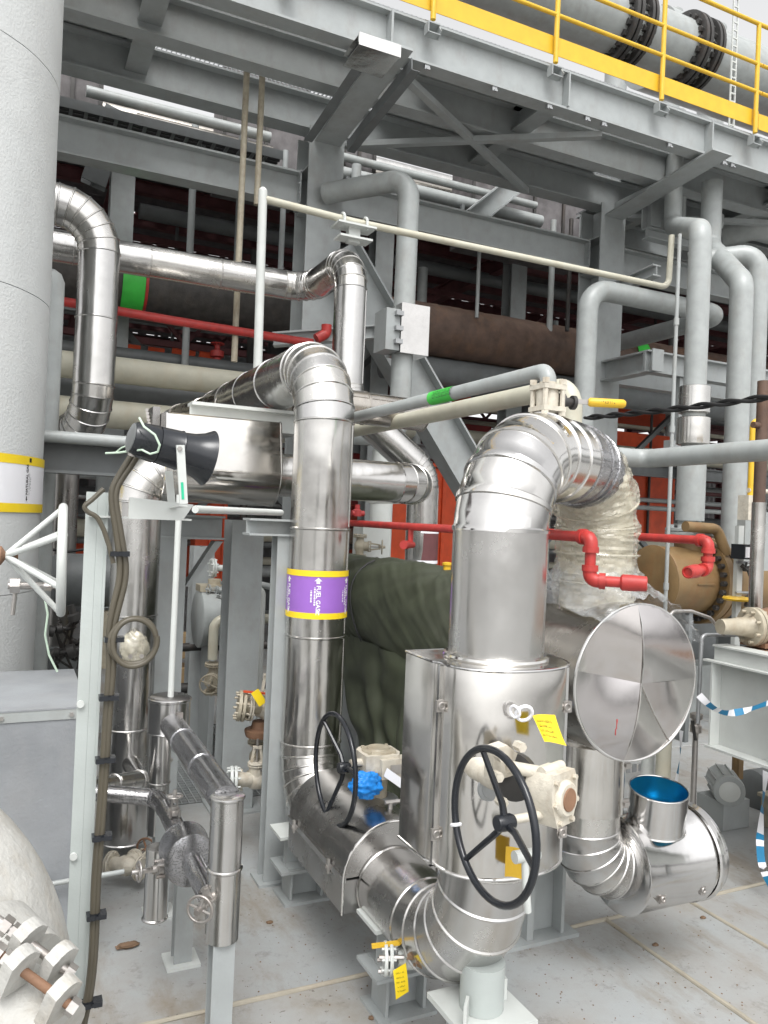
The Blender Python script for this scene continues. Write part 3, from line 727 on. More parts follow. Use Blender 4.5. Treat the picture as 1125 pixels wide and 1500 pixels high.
# ================================================================== PIPES IN FRONT OF THE PLATFORM
# middle grey pipe with bend at the top and shiny clamp box
Y4 = 8.2
top = at(600, 262, Y=Y4); bot = at(590, 640, Y=Y4)
pipe('drop_pipe', [top+V((-.7, .9, .0)), (top.x, Y4, top.z), (top.x, Y4, bot.z), (top.x-.75, Y4-.05, bot.z-.02)], .125, .24, 'grey_pipe', 'grey vertical pipe right of the middle column bending back under the platform', n=28)
q = at(562, 662, Y=Y4); pipe('short_pipe', [(q.x, Y4, q.z+.02), (q.x, Y4, 1.0)], .13, .2, 'white_paint', 'pale vertical pipe below the bend of the middle grey pipe', n=24)
q = at(594, 486, Y=Y4); cb = thing('clamp_box', 'shiny metal box clamped round the middle grey pipe', 'box', (top.x, Y4, q.z-.3))
G().box((top.x-.12, Y4-.19, q.z-.29), (top.x+.24, Y4+.19, q.z+.28)).build('cover', 'clad_box', cb, smooth=0)
G().box((top.x-.3, Y4-.17, q.z-.27), (top.x-.125, Y4+.15, q.z+.2)).build('side_box', 'grey_paint', cb, smooth=0)
for z in (-.2, -.05, .12): G().box((top.x-.2, Y4-.23, q.z+z), (top.x-.11, Y4-.172, q.z+z+.05)).build('bracket', 'galv', cb, smooth=0)

# shiny line: vertical in front of the middle column, back over the top to a run along the rack
t = thing('insulated_pipe', 'shiny clad pipe rising in front of the middle column and turning left along the rack', 'pipe', (2.89, 7.12, 2))
zt = at(500, 352, Y=7.12).z-.16
zb = at(545, 590, Y=7.12).z
c3 = at(588, 690, Y=7.0); x3 = at(620, 750, Y=7.0).x
clad_pipe(t, [(-3.2, 8.33, zt), (2.89, 8.33, zt), (2.89, 7.12, zt), (2.89, 7.12, zb), (x3-.02, 7.0, c3.z), (x3, 7.0, .9)], .158, .3, 'clad', seg=6, sheet=.75, n=36)
q = at(600, 800, Y=6.84)
G().cyl((x3, 7.0, q.z-.14), (x3, 7.0, q.z+.13), .163, n=32, caps=(False, False)).build('maroon_band', 'maroon', t)
for z in (-.16, .14): G().cyl((x3, 7.0, q.z+z-.01), (x3, 7.0, q.z+z+.02), .165, n=32, caps=(False, False)).build('band_strip', 'white_label', t)
# pipe shoe with clamp on top of that bend, carrying the cream line
zc = at(495, 320, Y=7.12).z
g = G().box((2.89-.17, 7.02, zt+.175), (2.89+.17, 7.2, zt+.195)).box((2.89-.2, 7.0, zc-.07), (2.89+.2, 7.22, zc-.05)).box((2.83, 7.08, zt+.15), (2.95, 7.16, zc-.05))
for s in (-.12, .12):
    g.torus((2.89+s, 7.12, zc), (1, 0, 0), .06, .014, 20, 6)
    g.cyl((2.89+s, 7.05, zc-.08), (2.89+s, 7.05, zc+.02), .012, n=8).cyl((2.89+s, 7.19, zc-.08), (2.89+s, 7.19, zc+.02), .012, n=8)
single(g, 'pipe_clamp', 'white_paint', 'pale clamp fixing the cream line on top of the shiny bend', 'clamp')
# cream small line along the rack, and the pole under its left end
a = at(390, 292, Y=7.12); b2 = at(968, 419, Y=7.12); b3 = at(984, 345, Y=7.12); pb = at(378, 560, Y=7.12)
pipe('cream_line', [(a.x-.05, 7.12, a.z), (2.89, 7.12, zc), (b2.x+.12, 7.12, b2.z), (b3.x, 7.12, b3.z)], .036, .12, 'cream_pipe', 'long thin cream pipe crossing from the white pole to the right under the platform', n=14)
g = G().cyl((pb.x, 7.12, pb.z-.6), (at(385, 285, Y=7.12).x, 7.12, at(385, 280, Y=7.12).z), .042, n=14).lathe((at(385, 285, Y=7.12).x, 7.12, at(385, 280, Y=7.12).z), (0, 0, 1), [(0, .042), (.02, .035), (.035, .018)], 14)
single(g, 'support_pole', 'white_paint', 'round white pole holding the left end of the thin cream pipe', 'pole')
for i, (p0, p1, lb) in enumerate((((364, 85), (343, 530), 'left rusty thin vertical tube behind the white pole'), ((385, 80), (376, 300), 'right rusty thin vertical tube just behind the top of the white pole'))):
    q0, q1 = at(*p0, Y=8.7), at(*p1, Y=8.7)
    single(G().cyl((q1.x, 8.7, q1.z-(.0 if i else 0)), (q1.x, 8.7, q0.z+.5), .036, n=12), 'thin_tube', 'valve_beige', lb, 'tube')
# shiny elbow at far left, out of the vessel and down
t = thing('insulated_pipe', 'shiny clad pipe at the far left bending down beside the grey vessel', 'pipe', (.62, 6.9, 2))
xe = at(143, 430, Y=6.9).x; ze = at(100, 302, Y=6.9).z; zl = at(130, 618, Y=6.9).z
clad_pipe(t, [(-1.6, 6.9, ze), (xe, 6.9, ze), (xe, 6.9, zl), (xe-.25, 7.9, zl-.1)], .165, .34, 'clad', seg=6, sheet=.55, n=40)
# small grey vertical pipe with domed top behind the vessel
q = at(68, 560, Y=6.6); q1 = at(75, 412, Y=6.6)
single(G().lathe((q.x, 6.6, .5), (0, 0, 1), [(0, .1), (q1.z-.5, .1), (q1.z-.44, .075), (q1.z-.41, .03)], 20), 'capped_pipe', 'grey_pipe', 'grey pipe with rounded top standing close behind the left vessel', 'pipe')
# grey beam with tube on top, left behind the loudspeaker
a = at(60, 668, Y=6.3); b2 = at(186, 676, Y=6.3)
single(G().ibeam((a.x-.8, 6.3, a.z), (b2.x, 6.3, a.z), .24, .16), 'low_beam', 'grey_dark', 'dark grey steel beam behind the loudspeaker at the left', 'beam', smooth=0)
q = at(150, 645, Y=6.15); pipe('low_tube', [(a.x-.8, 6.15, q.z), (b2.x, 6.15, q.z)], .045, .1, 'grey_pipe', 'grey tube lying along the top of the dark beam behind the loudspeaker', n=12)
pipe('dark_riser', [at(95, 700, Y=7.5)+V((0, 0, .1)), (at(95, 700, Y=7.5).x, 7.5, 0)], .12, .1, 'clad_dark', 'dark metal riser in the shade behind the white wheel', n=24)

# ---- right hand group
Y5 = 8.2
pipe('riser_pipe', [(at(851, 700, Y=Y5).x, Y5, 0), (at(851, 700, Y=Y5).x, Y5, at(880, 425, Y=Y5).z), (at(1060, 445, Y=Y5).x, Y5, at(880, 425, Y=Y5).z), (at(1060, 445, Y=Y5).x+.0, Y5+3.5, at(880, 425, Y=Y5).z)], .135, .32, 'grey_pipe', 'grey pipe in front of the second column bending over to the right', n=28)
Y6 = 6.3
x6 = at(1018, 560, Y=Y6).x; z6 = at(1030, 338, Y=Y6).z; f6 = at(1008, 779, Y=Y6).z
t6 = thing('riser_pipe', 'tall grey pipe with two shiny clamp covers on the brown exchanger', 'pipe', (x6, Y6, f6))
P, _ = arc_path([(x6, Y6, f6), (x6, Y6, z6), at(985, 330, Y=8.3), at(985, 330, Y=8.3)+V((0, 0, 1.6))], .2, 8)
G().tube(P, .12, 28).build('pipe_run', 'grey_pipe', t6)
G().cyl((x6, Y6, f6+.12), (x6, Y6, f6+.85), .15, n=28).build('thick_sleeve', 'grey_pipe', t6)
for pz, h, r in ((586, .3, .165), (632, .3, .175)):
    zz = at(1018, pz, Y=Y6).z; G().lathe((x6, Y6, zz-h/2), (0, 0, 1), [(0, r-.02), (.01, r), (h-.01, r), (h, r-.02)], 28).build('clamp_cover', 'clad', t6)
flange(G(), (x6, Y6, f6), (0, 0, 1), .25, .035, 12, n=32).build('flange', 'grey_pipe', t6)
Y7 = 6.9
pipe('side_pipe', [(at(1080, 600, Y=Y7).x, Y7, 0), (at(1080, 600, Y=Y7).x, Y7, at(1090, 415, Y=Y7).z), at(1040, 362, Y=8.0), at(1040, 362, Y=8.0)+V((0, 0, .9))], .14, .25, 'grey_pipe', 'grey pipe with a slanting shoulder right of the clamped riser', n=24)
Y8 = 7.3
pipe('side_pipe', [(at(1103, 600, Y=Y8).x, Y8, 0), (at(1103, 600, Y=Y8).x, Y8, at(1100, 368, Y=Y8).z), (at(1060, 380, Y=Y8).x, Y8+.6, at(1085, 372, Y=Y8).z)], .135, .22, 'grey_pipe', 'rightmost grey vertical pipe with a bend near the top', n=24)
q = at(1095, 325, Y=8.9); pipe('thick_pipe', [(q.x-.1, 9.3, q.z-.05), (q.x+.2, 8.9, q.z), (q.x+5, 8.9, q.z)], .24, .2, 'grey_pipe', 'thick grey pipe end just under the platform at the right edge', n=28)
for px, Y, r, lb in ((990, 8.6, .13, 'grey pipe hanging from the platform left of the clamped riser'), (1045, 8.8, .15, 'grey pipe hanging from the platform right of the clamped riser'), (1025, 9.2, .1, 'slender grey pipe hanging between two thicker ones under the platform')):
    q = at(px, 330, Y=Y); single(G().lathe((q.x, Y, q.z-.1), (0, 0, 1), [(0, r*.5), (.05, r*.9), (.12, r), (7.05-q.z+.1, r)], 24), 'hanging_pipe', 'grey_pipe', lb, 'pipe')
q0 = at(1004, 345, Y=6.0); q1 = at(978, 800, Y=6.0)
g = G().cyl((q1.x, 6, .0), (q1.x, 6, q0.z), .02, n=10)
for z in (1.6, 3.2, 4.3): g.cyl((q1.x, 6, z), (q1.x, 6, z+.07), .028, n=10)
single(g, 'conduit', 'grey_pipe', 'long thin pale conduit rising left of the clamped riser', 'conduit')
# near grey pipe running out of the right edge
Xn = 4.6; e = at(945, 672, X=Xn); rn = .075
pipe('near_pipe', [(3.45, e.y+.02, e.z), (Xn, e.y+.02, e.z), (Xn, 2.0, e.z)], rn, .13, 'grey_pipe', 'smooth grey pipe running level out of the right edge with a bend at its left', n=24)
# twisted black cable
Xc = 5.0; c0 = at(858, 612, X=Xc); 
for s in (0, PI):
    pts = [V((Xc+.016*math.cos(k*.55+s), c0.y-k*.045, c0.z+.016*math.sin(k*.55+s)-.05*math.sin(k/95*PI))) for k in range(96)]
    if s == 0: g = G()
    g.tube(pts, .015, 8)
single(g, 'twisted_cable', 'black_rubber', 'black twisted cable strung across in front of the clamped riser', 'cable')
Yy = 5.2; a = at(1103, 624, Y=Yy); b2 = at(1095, 725, Y=Yy)
pipe('yellow_tube', [(a.x+.8, Yy, a.z+.05), (a.x, Yy, a.z+.05), (a.x, Yy, b2.z), (a.x+.0, Yy-.0, b2.z-.04)], .028, .06, 'yellow_paint', 'bent yellow tube at the right edge', n=14)
a2 = at(1096, 718, Y=Yy); single(G().cyl((a2.x-.0, Yy, a2.z), (a2.x+.3, Yy, a2.z), .022, n=12).box((a2.x-.06, Yy-.06, a2.z-.28), (a2.x+.1, Yy+.06, a2.z-.05)), 'yellow_tee', 'valve_cream', 'pale junction under the bent yellow tube at the right', 'fitting')
q = at(1116, 640, Y=4.3); q1 = at(1111, 760, Y=4.3)
sp = thing('stand_pipe', 'dark purplish pole with shiny lower half at the right edge', 'pole', (q1.x+.0, 4.3, 0))
G().cyl((q1.x, 4.3, 1.75), (q1.x, 4.3, 3.4), .045, n=20).build('upper_tube', 'brown_wrap', sp); G().cyl((q1.x, 4.3, 1.3), (q1.x, 4.3, 2.45), .052, n=20).build('sleeve', 'clad', sp)
G().cyl((q1.x-.1, 4.3, 3.05), (q1.x+.3, 4.3, 3.05), .025, n=10).build('arm', 'brown_wrap', sp)
# red fire line along the depth, with its drop leg and nozzle, and its twin further right
def drench(X, pA, pB, label, yfar, nz_dir, r=.022):
    a = at(*pB, X=X)
    t = thing('red_sprinkler', label, 'sprinkler pipe', (X, a.y, a.z-.3))
    z = a.z
    G().cyl((X, a.y, z), (X, yfar, z), r, n=16).build('supply_pipe', 'red_paint', t)
    def elbow(c, d1, d2):
        g = G(); P, _ = arc_path([c-d1*.05, c, c+d2*.05], .03, 5); g.tube(P, r*1.28, 16)
        g.cyl(c-d1*.062, c-d1*.038, r*1.5, n=16).cyl(c+d2*.038, c+d2*.062, r*1.5, n=16)
        g.build('elbow', 'red_paint', t)
    c1 = V((X, a.y, z)); dn = V((0, 0, -1)); c2 = c1+dn*pA
    elbow(c1, V((0, -1, 0)), dn); G().cyl(c1+dn*.03, c2-dn*.03, r, n=16).build('drop_leg', 'red_paint', t)
    elbow(c2, dn, nz_dir)
    G().cyl(c2+nz_dir*.03, c2+nz_dir*.13, r, n=16).build('arm', 'red_paint', t)
    G().lathe(c2+nz_dir*.12, nz_dir, [(0, r*1.2), (.008, r*1.5), (.05, r*1.5), (.1, r*1.35), (.103, r*1.05), (.09, r*.9)], 18).build('nozzle', 'red_paint', t)
    return t
drench(2.12, .175, (866, 787), 'red sprinkler pipe with a drop leg in front of the plastic wrapped pipe', 5.7, V((.72, -.69, -.0)).normalized())
drench(3.1, .14, (1038, 792), 'red sprinkler pipe with a drop leg in front of the brown exchanger', 4.6, V((-.85, -.3, -.05)).normalized())
q = at(597, 800, X=2.12); g = G().cyl((2.12, at(602, 775, X=2.12).y, at(602, 775, X=2.12).z), (2.12, at(602, 775, X=2.12).y, q.z+.02), .016, n=12).lathe((2.12, at(602, 775, X=2.12).y, q.z+.01), (-.8, -.6, 0), [(-.03, .02), (.03, .022), (.05, .026), (.09, .026)], 12)
single(g, 'red_branch', 'red_paint', 'short red branch with a nozzle under the red pipe, left of the tall thick riser', 'pipe fitting')
g = G(); c = at(523, 752, X=2.1); g.lathe(c, (0, 0, 1), [(-.02, .03), (.02, .03), (.03, .018), (.06, .018)], 12).cyl(c+V((-.04, 0, .0)), c+V((.05, 0, 0)), .02, n=10)
single(g, 'red_plug', 'red_dull', 'small red plug on the red pipe beside the labelled riser', 'pipe fitting')
# green tagged pale pipe to the vent valve on top of the thick bend
Xg = 1.98; gz = at(790, 546, X=Xg).z
ve = at(803, 560, X=Xg)
gp_ = thing('vent_pipe', 'pale pipe with a green band running to the ball valve on the thick shiny bend', 'pipe', (Xg, ve.y, gz))
P, _ = arc_path([(Xg, 7.0, gz+.02), (Xg, ve.y, gz), (Xg, ve.y, gz-.055)], .05, 8)
G().tube(P, .034, 20).build('pipe_run', 'grey_pipe', gp_)
ga = at(634, 574, X=Xg); gb = at(667, 566, X=Xg)
G().cyl((Xg, ga.y, gz+.005), (Xg, gb.y, gz+.004), .0365, n=20, caps=(False, False)).build('green_band', 'green_tape', gp_)
def strokes(g, f, w_, h_, seed):
    q_ = random.Random(seed); x = 0
    while x < w_:
        k = q_.uniform(.1, .28)*h_; lo_ = q_.choice((0, 0, .4)); hi_ = q_.choice((1, .6, 1))
        g.add([f(x, lo_*h_), f(x+k, lo_*h_), f(x+k, hi_*h_), f(x, hi_*h_)], [(0, 1, 2, 3)])
        if q_.random() < .6: g.add([f(x, 0), f(x+.5*h_, 0), f(x+.5*h_, .2*h_), f(x, .2*h_)], [(0, 1, 2, 3)])
        x += h_*q_.uniform(.55, .8)
g = G()
for j in range(3): strokes(g, lambda x, y, j=j: V((Xg+.0375*math.cos(3.5-j*.42-y/.037), ga.y-.06-x, gz+.005+.0375*math.sin(3.5-j*.42-y/.037))), .2, .012, j)
g.build('band_print', 'black_print', gp_, smooth=0)
# cream line beside it
Xk = 2.75; kz = at(800, 574, X=Xk).z; ky = at(838, 590, X=Xk).y
pipe('cream_branch', [(Xk, 7.6, kz+.02), (Xk, ky, kz), (Xk, ky, kz-.75)], .058, .13, 'cream_pipe', 'cream pipe beside the green banded one, bending down behind the thick shiny bend', n=20)
# ball valve with yellow lever
bv = thing('ball_valve', 'white bolted ball valve with yellow lever on top of the thick shiny bend', 'valve', (Xg, ve.y, gz-.3))
z0 = gz-.05
G().lathe((Xg, ve.y, z0-.15), (0, 0, 1), [(.02, .03), (.03, .042), (.05, .046), (.1, .046), (.12, .042), (.135, .036), (.15, .036)], 20).build('valve_body', 'valve_cream', bv)
for zz in (z0-.115, z0-.025):
    G().box((Xg-.055, ve.y-.055, zz-.008), (Xg+.055, ve.y+.055, zz+.012)).build('end_plate', 'valve_cream', bv)
for sx in (-1, 1):
    for sy in (-1, 1): 
        g = G().cyl((Xg+sx*.043, ve.y+sy*.043, z0-.14), (Xg+sx*.043, ve.y+sy*.043, z0+.01), .011, n=8)
        g.hexbolt((Xg+sx*.043, ve.y+sy*.043, z0-.142), (0, 0, 1), .016, .018).hexbolt((Xg+sx*.043, ve.y+sy*.043, z0-.012), (0, 0, 1), .016, .022); g.build('bolt', 'valve_cream', bv)
G().cyl((Xg, ve.y, z0-.3), (Xg, ve.y, z0-.15), .033, n=18).build('nipple', 'valve_cream', bv)
lx = V((Xg+.05, ve.y-.01, z0-.075))
G().lathe(lx, (1, -.15, 0), [(0, .034), (.02, .036), (.022, .02), (.06, .018), (.06, .03), (.075, .03)], 14).build('stem', 'dark_steel', bv)
l0 = lx+V((.075, -.02, .005)); ld_ = V((.93, -.36, 0)).normalized()
G().bar(l0, l0+ld_*.09, .008, .02).build('lever', 'bolt_steel', bv)
g = G().tube([l0+ld_*.05, l0+ld_*.06, l0+ld_*.2, l0+ld_*.21], [.012, .019, .019, .012], 12); g.build('lever_grip', 'yellow_paint', bv)
g = G(); strokes(g, lambda x, y: l0+ld_*(.1+x)+V((-.36, -.93, 0)).normalized()*.0197+V((0, 0, y-.004)), .06, .011, 5); g.build('grip_print', 'black_print', bv, smooth=0)

# ================================================================== MAIN FUEL GAS LINE
XA = 1.66; R = .178; zA = 3.12; z0A = .5; YV1 = 4.42
t = thing('insulated_pipe', 'thick shiny clad pipe with the purple band, rising left of centre', 'pipe', (XA, YV1, 0))
Q = clad_pipe(t, [(XA, 12.6, zA+.05), (XA, YV1, zA), (XA, YV1, z0A), (XA, 3.95, z0A)], R, .36, 'clad', seg=7, sheet=.62, n=56)
lz0, lz1 = 1.605, 1.885
lp_ = G().cyl((XA, YV1, lz0), (XA, YV1, lz1), R+.0045, n=56, caps=(False, False)).build('purple_label', 'purple_tape', t)
for z in (lz0, lz1-.035):
    G().cyl((XA, YV1, z), (XA, YV1, z+.035), R+.0062, n=56, caps=(False, False)).build('yellow_stripe', 'yellow_tape', lp_)
base = math.atan2(-YV1, -XA)
def onv1(th0): return lambda x, y: V((XA+(R+.0062)*math.cos(th0+y/R), YV1+(R+.0062)*math.sin(th0+y/R), lz1-.085-x))
for th0 in (base-.02, base+1.12, base-1.16):
    f = onv1(th0); g = G()
    text_mesh(g, 'FUEL GAS', .034, f, .0008)
    for j, (st, ln) in enumerate(((.012, .1), (.03, .07))):      # the two small illegible lines below the name
        x = st; kk = 0
        while x < ln+st:
            wd = .004+.004*((kk*7) % 3); y0 = -.014-.02*j
            a, b2 = f(x, y0), f(x+wd, y0); c, d = f(x+wd, y0+.009), f(x, y0+.009); g.add([a, b2, c, d], [(0, 1, 2, 3)]); x += wd+.004; kk += 1
    pl_ = [(-.045, .008), (-.025, .03), (-.025, .018), (-.01, .018), (-.01, -.002), (-.025, -.002), (-.025, -.014)]
    g.add([f(x, y) for x, y in pl_], [(0, 1, 6), (2, 3, 4, 5)])
    g.add([f(x, y) for x, y in ((.145, 0), (.17, 0), (.17, .02), (.145, .02))], [(0, 1, 2, 3)])
    g.build('label_print', 'white_print', lp_, smooth=0)
# support beam under the upper run
a = at(330, 585, Y=5.6)
sb = thing('pipe_saddle', 'pale steel saddle under the upper shiny pipe above the mirror box', 'pipe support', (XA-.1, 5.4, zA-.4))
G().ibeam((XA-.62, 5.35, zA-.27), (XA+.5, 5.35, zA-.27), .16, .16).build('beam', 'white_paint', sb, smooth=0); G().box((XA-.56, 5.3, zA-.6), (XA-.53, 5.4, zA-.352)).build('web_plate', 'white_paint', sb, smooth=0)
# second clad pipe close under it
t = thing('insulated_pipe', 'crumpled foil wrapped pipe just under the upper shiny run', 'pipe', (XA-.05, 7, 2.7))
q = at(405, 578, Y=5.6)
clad_pipe(t, [(q.x+1.3, 5.75, q.z-.02), (q.x, 5.7, q.z), (q.x-.28, 7.8, q.z+.02), (q.x-.3, 12, q.z+.02)], .13, .25, 'clad_dim', seg=5, sheet=.7, n=28)

# valve cover box on the lower run (rounded top, flat sides)
yb0, yb1 = 3.28, 4.06; rb = .24; zb_ = .4; zs = .55
def utop(r, zlow, n=20): return [(-r, zlow), (-r, zs)]+[(-r*math.cos(PI*k/n), zs+r*math.sin(PI*k/n)) for k in range(1, n)]+[(r, zs), (r, zlow)]
vb = thing('valve_cover', 'long shiny valve cover with rounded top on the low pipe run', 'valve cover', (XA, 3.67, zb_))
up_ = [(-rb*math.cos(PI*k/24), zs+.012+rb*math.sin(PI*k/24)) for k in range(25)]
G().prism(up_, (XA, yb0, 0), (1, 0, 0), (0, 0, 1), (0, yb1-yb0, 0)).build('top_half', 'clad_worn', vb)
G().prism([(-rb-.002, zb_), (-rb-.002, zs), (rb+.002, zs), (rb+.002, zb_)], (XA, yb0+.002, 0), (1, 0, 0), (0, 0, 1), (0, yb1-yb0-.004, 0)).build('bottom_half', 'clad_worn', vb, smooth=0)
for s in (-1, 1): G().box((XA+s*rb-.008, yb0-.003, zs-.008), (XA+s*rb+.01, yb1+.003, zs+.02)).build('seam_lip', 'clad_bright', vb, smooth=0)
P = [(XA+(rb+.004)*math.cos(PI*k/24), yb0-.002, zs+(rb+.004)*math.sin(PI*k/24)) for k in range(25)]
G().tube([(XA+rb+.004, yb0-.002, zb_)]+P+[(XA-rb-.004, yb0-.002, zb_)], .006, 8).build('end_bead', 'clad_bright', vb)
for y in (3.45, 3.95):
    g = G().box((XA-rb-.018, y-.009, zs-.03), (XA-rb-.006, y+.009, zs+.035)).torus((XA-rb-.02, y, zs+.0), (1, 0, 0), .01, .003, 12, 6); g.build('latch', 'bolt_steel', vb)
# thick elbow from the lower run up into the box, then the U bend
V2 = V((XA, 2.49, 0)); LG = V((2.53, 2.97, 0))
dh = (LG-V2); LU = dh.length; Rb = .31; dh.normalize(); zC = 2.17
t = thing('insulated_pipe', 'very thick shiny clad riser with a U bend, in front of the tarp', 'pipe', V2)
clad_pipe(t, [(XA, 3.275, z0A), (XA, 2.49, z0A), (XA, 2.49, 1.12)], R-.004, .44, 'clad', seg=6, bead=.0055, sheet=.4, n=56)
n_ = 56
def ub(u):
    '''centreline of the U: u 0..1 first bend, 1..2 level top, 2..3 second bend; returns point, up-radius direction'''
    Z1 = V((0, 0, 1))
    if u <= 1: a_ = u*PI/2; rd = -dh*math.cos(a_)+Z1*math.sin(a_); return V2+dh*Rb+Z1*zC+rd*Rb, rd
    if u <= 2: return V2+dh*(Rb+(LU-2*Rb)*(u-1))+Z1*(zC+Rb), Z1
    a_ = (u-2)*PI/2; rd = dh*math.sin(a_)+Z1*math.cos(a_); return LG-dh*Rb+Z1*zC+rd*Rb, rd
# lower straight then elbow gores, each one a part
clad_pipe(t, [(XA, 2.49, 1.6), (XA, 2.49, zC)], R, .1, 'clad', sheet=.41, n=n_)
cuts = [0, .2, .4, .6, .8, 1.0, 1.33, 1.66, 2.0, 2.16, 2.34]
for k in range(len(cuts)-1):
    mt = 'clad_wet' if k >= 7 else 'clad_bright'
    u0, u1 = cuts[k], cuts[k+1]
    def rg(u, rr):
        c, rd = ub(u); sd = dh.cross(V((0, 0, 1)))
        return [c+(rd*math.cos(2*PI*j/n_)+sd*math.sin(2*PI*j/n_))*rr for j in range(n_)]
    G().rings([rg(max(0, u0-.015), R), rg(max(0, u0-.01), R+.0065), rg(u0+.022, R+.0065), rg(u0+.034, R), rg((u0+u1)/2, R), rg(u1, R)], (False, False)).build('elbow_segment', mt, t)
G().torus((XA, 2.49, 1.705), (0, 0, 1), R+.01, .012, 48, 8).build('collar_ring', 'clad_bright', t)

# D-shaped insulation box round the valve at its foot
bx = thing('valve_box', 'large shiny insulation box with a curved front at the foot of the thick riser', 'insulation box', (XA-.04, 2.45, .55))
zt_, zl_ = 1.7, .98
pln = [(1.38, 2.68), (1.38, 2.47), (1.386, 2.455)]
for k in range(21):
    a_ = PI*(1-k/20); pln.append((1.645+.25*math.cos(a_)*1.0, 2.44-.215*math.sin(a_)**.75))
pln += [(1.904, 2.455), (1.91, 2.47), (1.91, 2.68)]
pln = pln[::-1]
def shrink(p, z, s): return [(XA-.02+(x-(XA-.02))*s, 2.48+(y-2.48)*s, z) for x, y in p]
g = G(); g.rings([shrink(pln, zl_, .97), shrink(pln, zl_+.012, 1), shrink(pln, zt_-.01, 1), shrink(pln, zt_, .985)], (True, True)); g.build('casing', 'clad_box', bx, smooth=30)
g = G()
for z in (zt_-.004, zl_+.008): G().tube([(x, y, z) for x, y in pln], .006, 8, closed=True).build('edge_bead', 'clad_bright', bx)
for (x, y) in ((1.388, 2.425), (1.83, 2.29)):
    G().box((x-.008, y-.01, zl_+.01), (x+.01, y+.004, zt_-.01)).build('seam_strip', 'clad_bright', bx, smooth=0)
    for z in (1.1, 1.55):
        G().box((x-.02, y-.02, z-.02), (x+.02, y-.008, z+.02)).torus((x, y-.022, z), (0, 1, 0), .012, .004, 12, 6).build('latch', 'bolt_steel', bx)
q = at(716, 1152, Y=2.23)
G().lathe((q.x, 2.226, q.z), (0, -1, 0), [(0, .048), (.008, .046), (.01, .036), (.014, .034)], 28).build('gauge_window', 'galv', bx)
# dummy leg with base and stop plates under the elbow
dl = thing('pipe_pedestal', 'pale round pipe leg on a plate under the front elbow', 'pipe support', (XA+.0, 2.49, .0))
G().cyl((XA, 2.49, .392), (XA, 2.49, .56), .083, n=32).build('leg', 'post_paint', dl)
G().box((XA-.15, 2.34, .37), (XA+.15, 2.64, .391)).build('base_plate', 'white_paint', dl, smooth=0)
G().ibeam((XA, 2.49, .001), (XA, 2.49, .369), .2, .18, .014, .01, up=(0, 1, 0)).build('stool', 'grey_paint', dl, smooth=0)
for x, y, a_ in ((XA-.11, 2.42, .9), (XA+.11, 2.52, 1.4)):
    G().obox((x, y, .432), ((math.cos(a_), math.sin(a_), 0), (-math.sin(a_), math.cos(a_), 0), (0, 0, 1)), (.035, .006, .04)).build('stop_plate', 'white_paint', dl, smooth=0)
# I-beam stools under the valve cover
def stool(x, y, h, lab):
    t = thing('beam_stool', lab, 'pipe support', (x, y, 0))
    G().box((x-.14, y-.09, 0.0), (x+.14, y+.13, .016)).build('base_plate', 'grey_paint', t, smooth=0)
    G().ibeam((x, y+.02, .017), (x, y+.02, h*.46), .2, .15, .014, .01, up=(1, 0, 0)).build('lower_beam', 'grey_paint', t, smooth=0)
    G().box((x-.17, y-.1, h*.46+.001), (x+.15, y+.12, h*.46+.017)).build('middle_plate', 'grey_paint', t, smooth=0)
    G().ibeam((x-.12, y+.02, h*.73), (x+.13, y+.02, h*.73), h*.5, .18, .014, .01).build('upper_beam', 'grey_paint', t, smooth=0)
    G().box((x-.18, y-.09, h-.02), (x+.13, y+.12, h-.004)).build('top_plate', 'white_paint', t, smooth=0)
    return t
stool(1.6, 4.28, .4, 'short grey beam stool under the far end of the rounded valve cover')
stool(1.66, 3.14, .43, 'short grey beam stool under the near end of the rounded valve cover')

# gear operators and black hand wheels
def gear_operator(c, fdir, label, s=1.0, mat='valve_cream', brown='rust'):
    """worm gear box; c centre, fdir the way its round cover faces"""
    c = V(c); f = V(fdir).normalized(); u = V((0, 0, 1)); sd = f.cross(u).normalized(); u = sd.cross(f)
    t = thing('gear_operator', label, 'valve gear', c-V((0, 0, .1*s)))
    poly = [(-.045, -.085), (.045, -.085), (.075, -.01), (.078, .05), (.06, .085), (-.06, .085), (-.078, .05), (-.075, -.01)]
    G().prism([(x*s, y*s) for x, y in poly], c-f*.05*s, sd, u, f*.1*s).build('gear_case', mat, t)
    G().lathe(c+f*.05*s, f, [(0, .06*s), (.01*s, .057*s), (.016*s, .05*s)], 28).build('case_cover', mat, t)
    G().lathe(c+f*.0665*s, f, [(0, .038*s), (.004*s, .036*s)], 24).build('position_disc', brown, t)
    for x, y in ((-.055, .06), (.055, .06), (.06, -.01), (-.06, -.01), (.034, -.07), (-.034, -.07)):
        G().hexbolt(c+f*.05*s+sd*x*s+u*y*s, f, .009*s, .012*s).build('bolt', mat, t)
    G().cyl(c+u*.085*s-sd*.06*s, c+u*.085*s+sd*.06*s, .018*s, n=12).build('worm_housing', mat, t)
    return t
gc = at(808, 1165, Y=1.98)
wc = at(721, 1208, Y=1.96); WX = wc.x
t = gear_operator(gc, (.35, -.94, .05), 'cream gear box with a round brown disc at the front of the tall shiny box', .95)
gz_ = gc+V((-.11, .06, .03))
G().lathe(gz_+V((.07, .06, 0)), (-.8, -.5, .1), [(-.03, .05), (.02, .075), (.05, .075), (.055, .05)], 24).build('bracket_drum', 'dark_steel', t)
G().prism([(0, 0), (.13, .02), (.13, .05), (.05, .11), (0, .1)], gz_+V((-.05, .03, .0)), (1, 0, 0), (0, 0, 1), (0, .05, 0)).build('bracket', 'valve_cream', t)
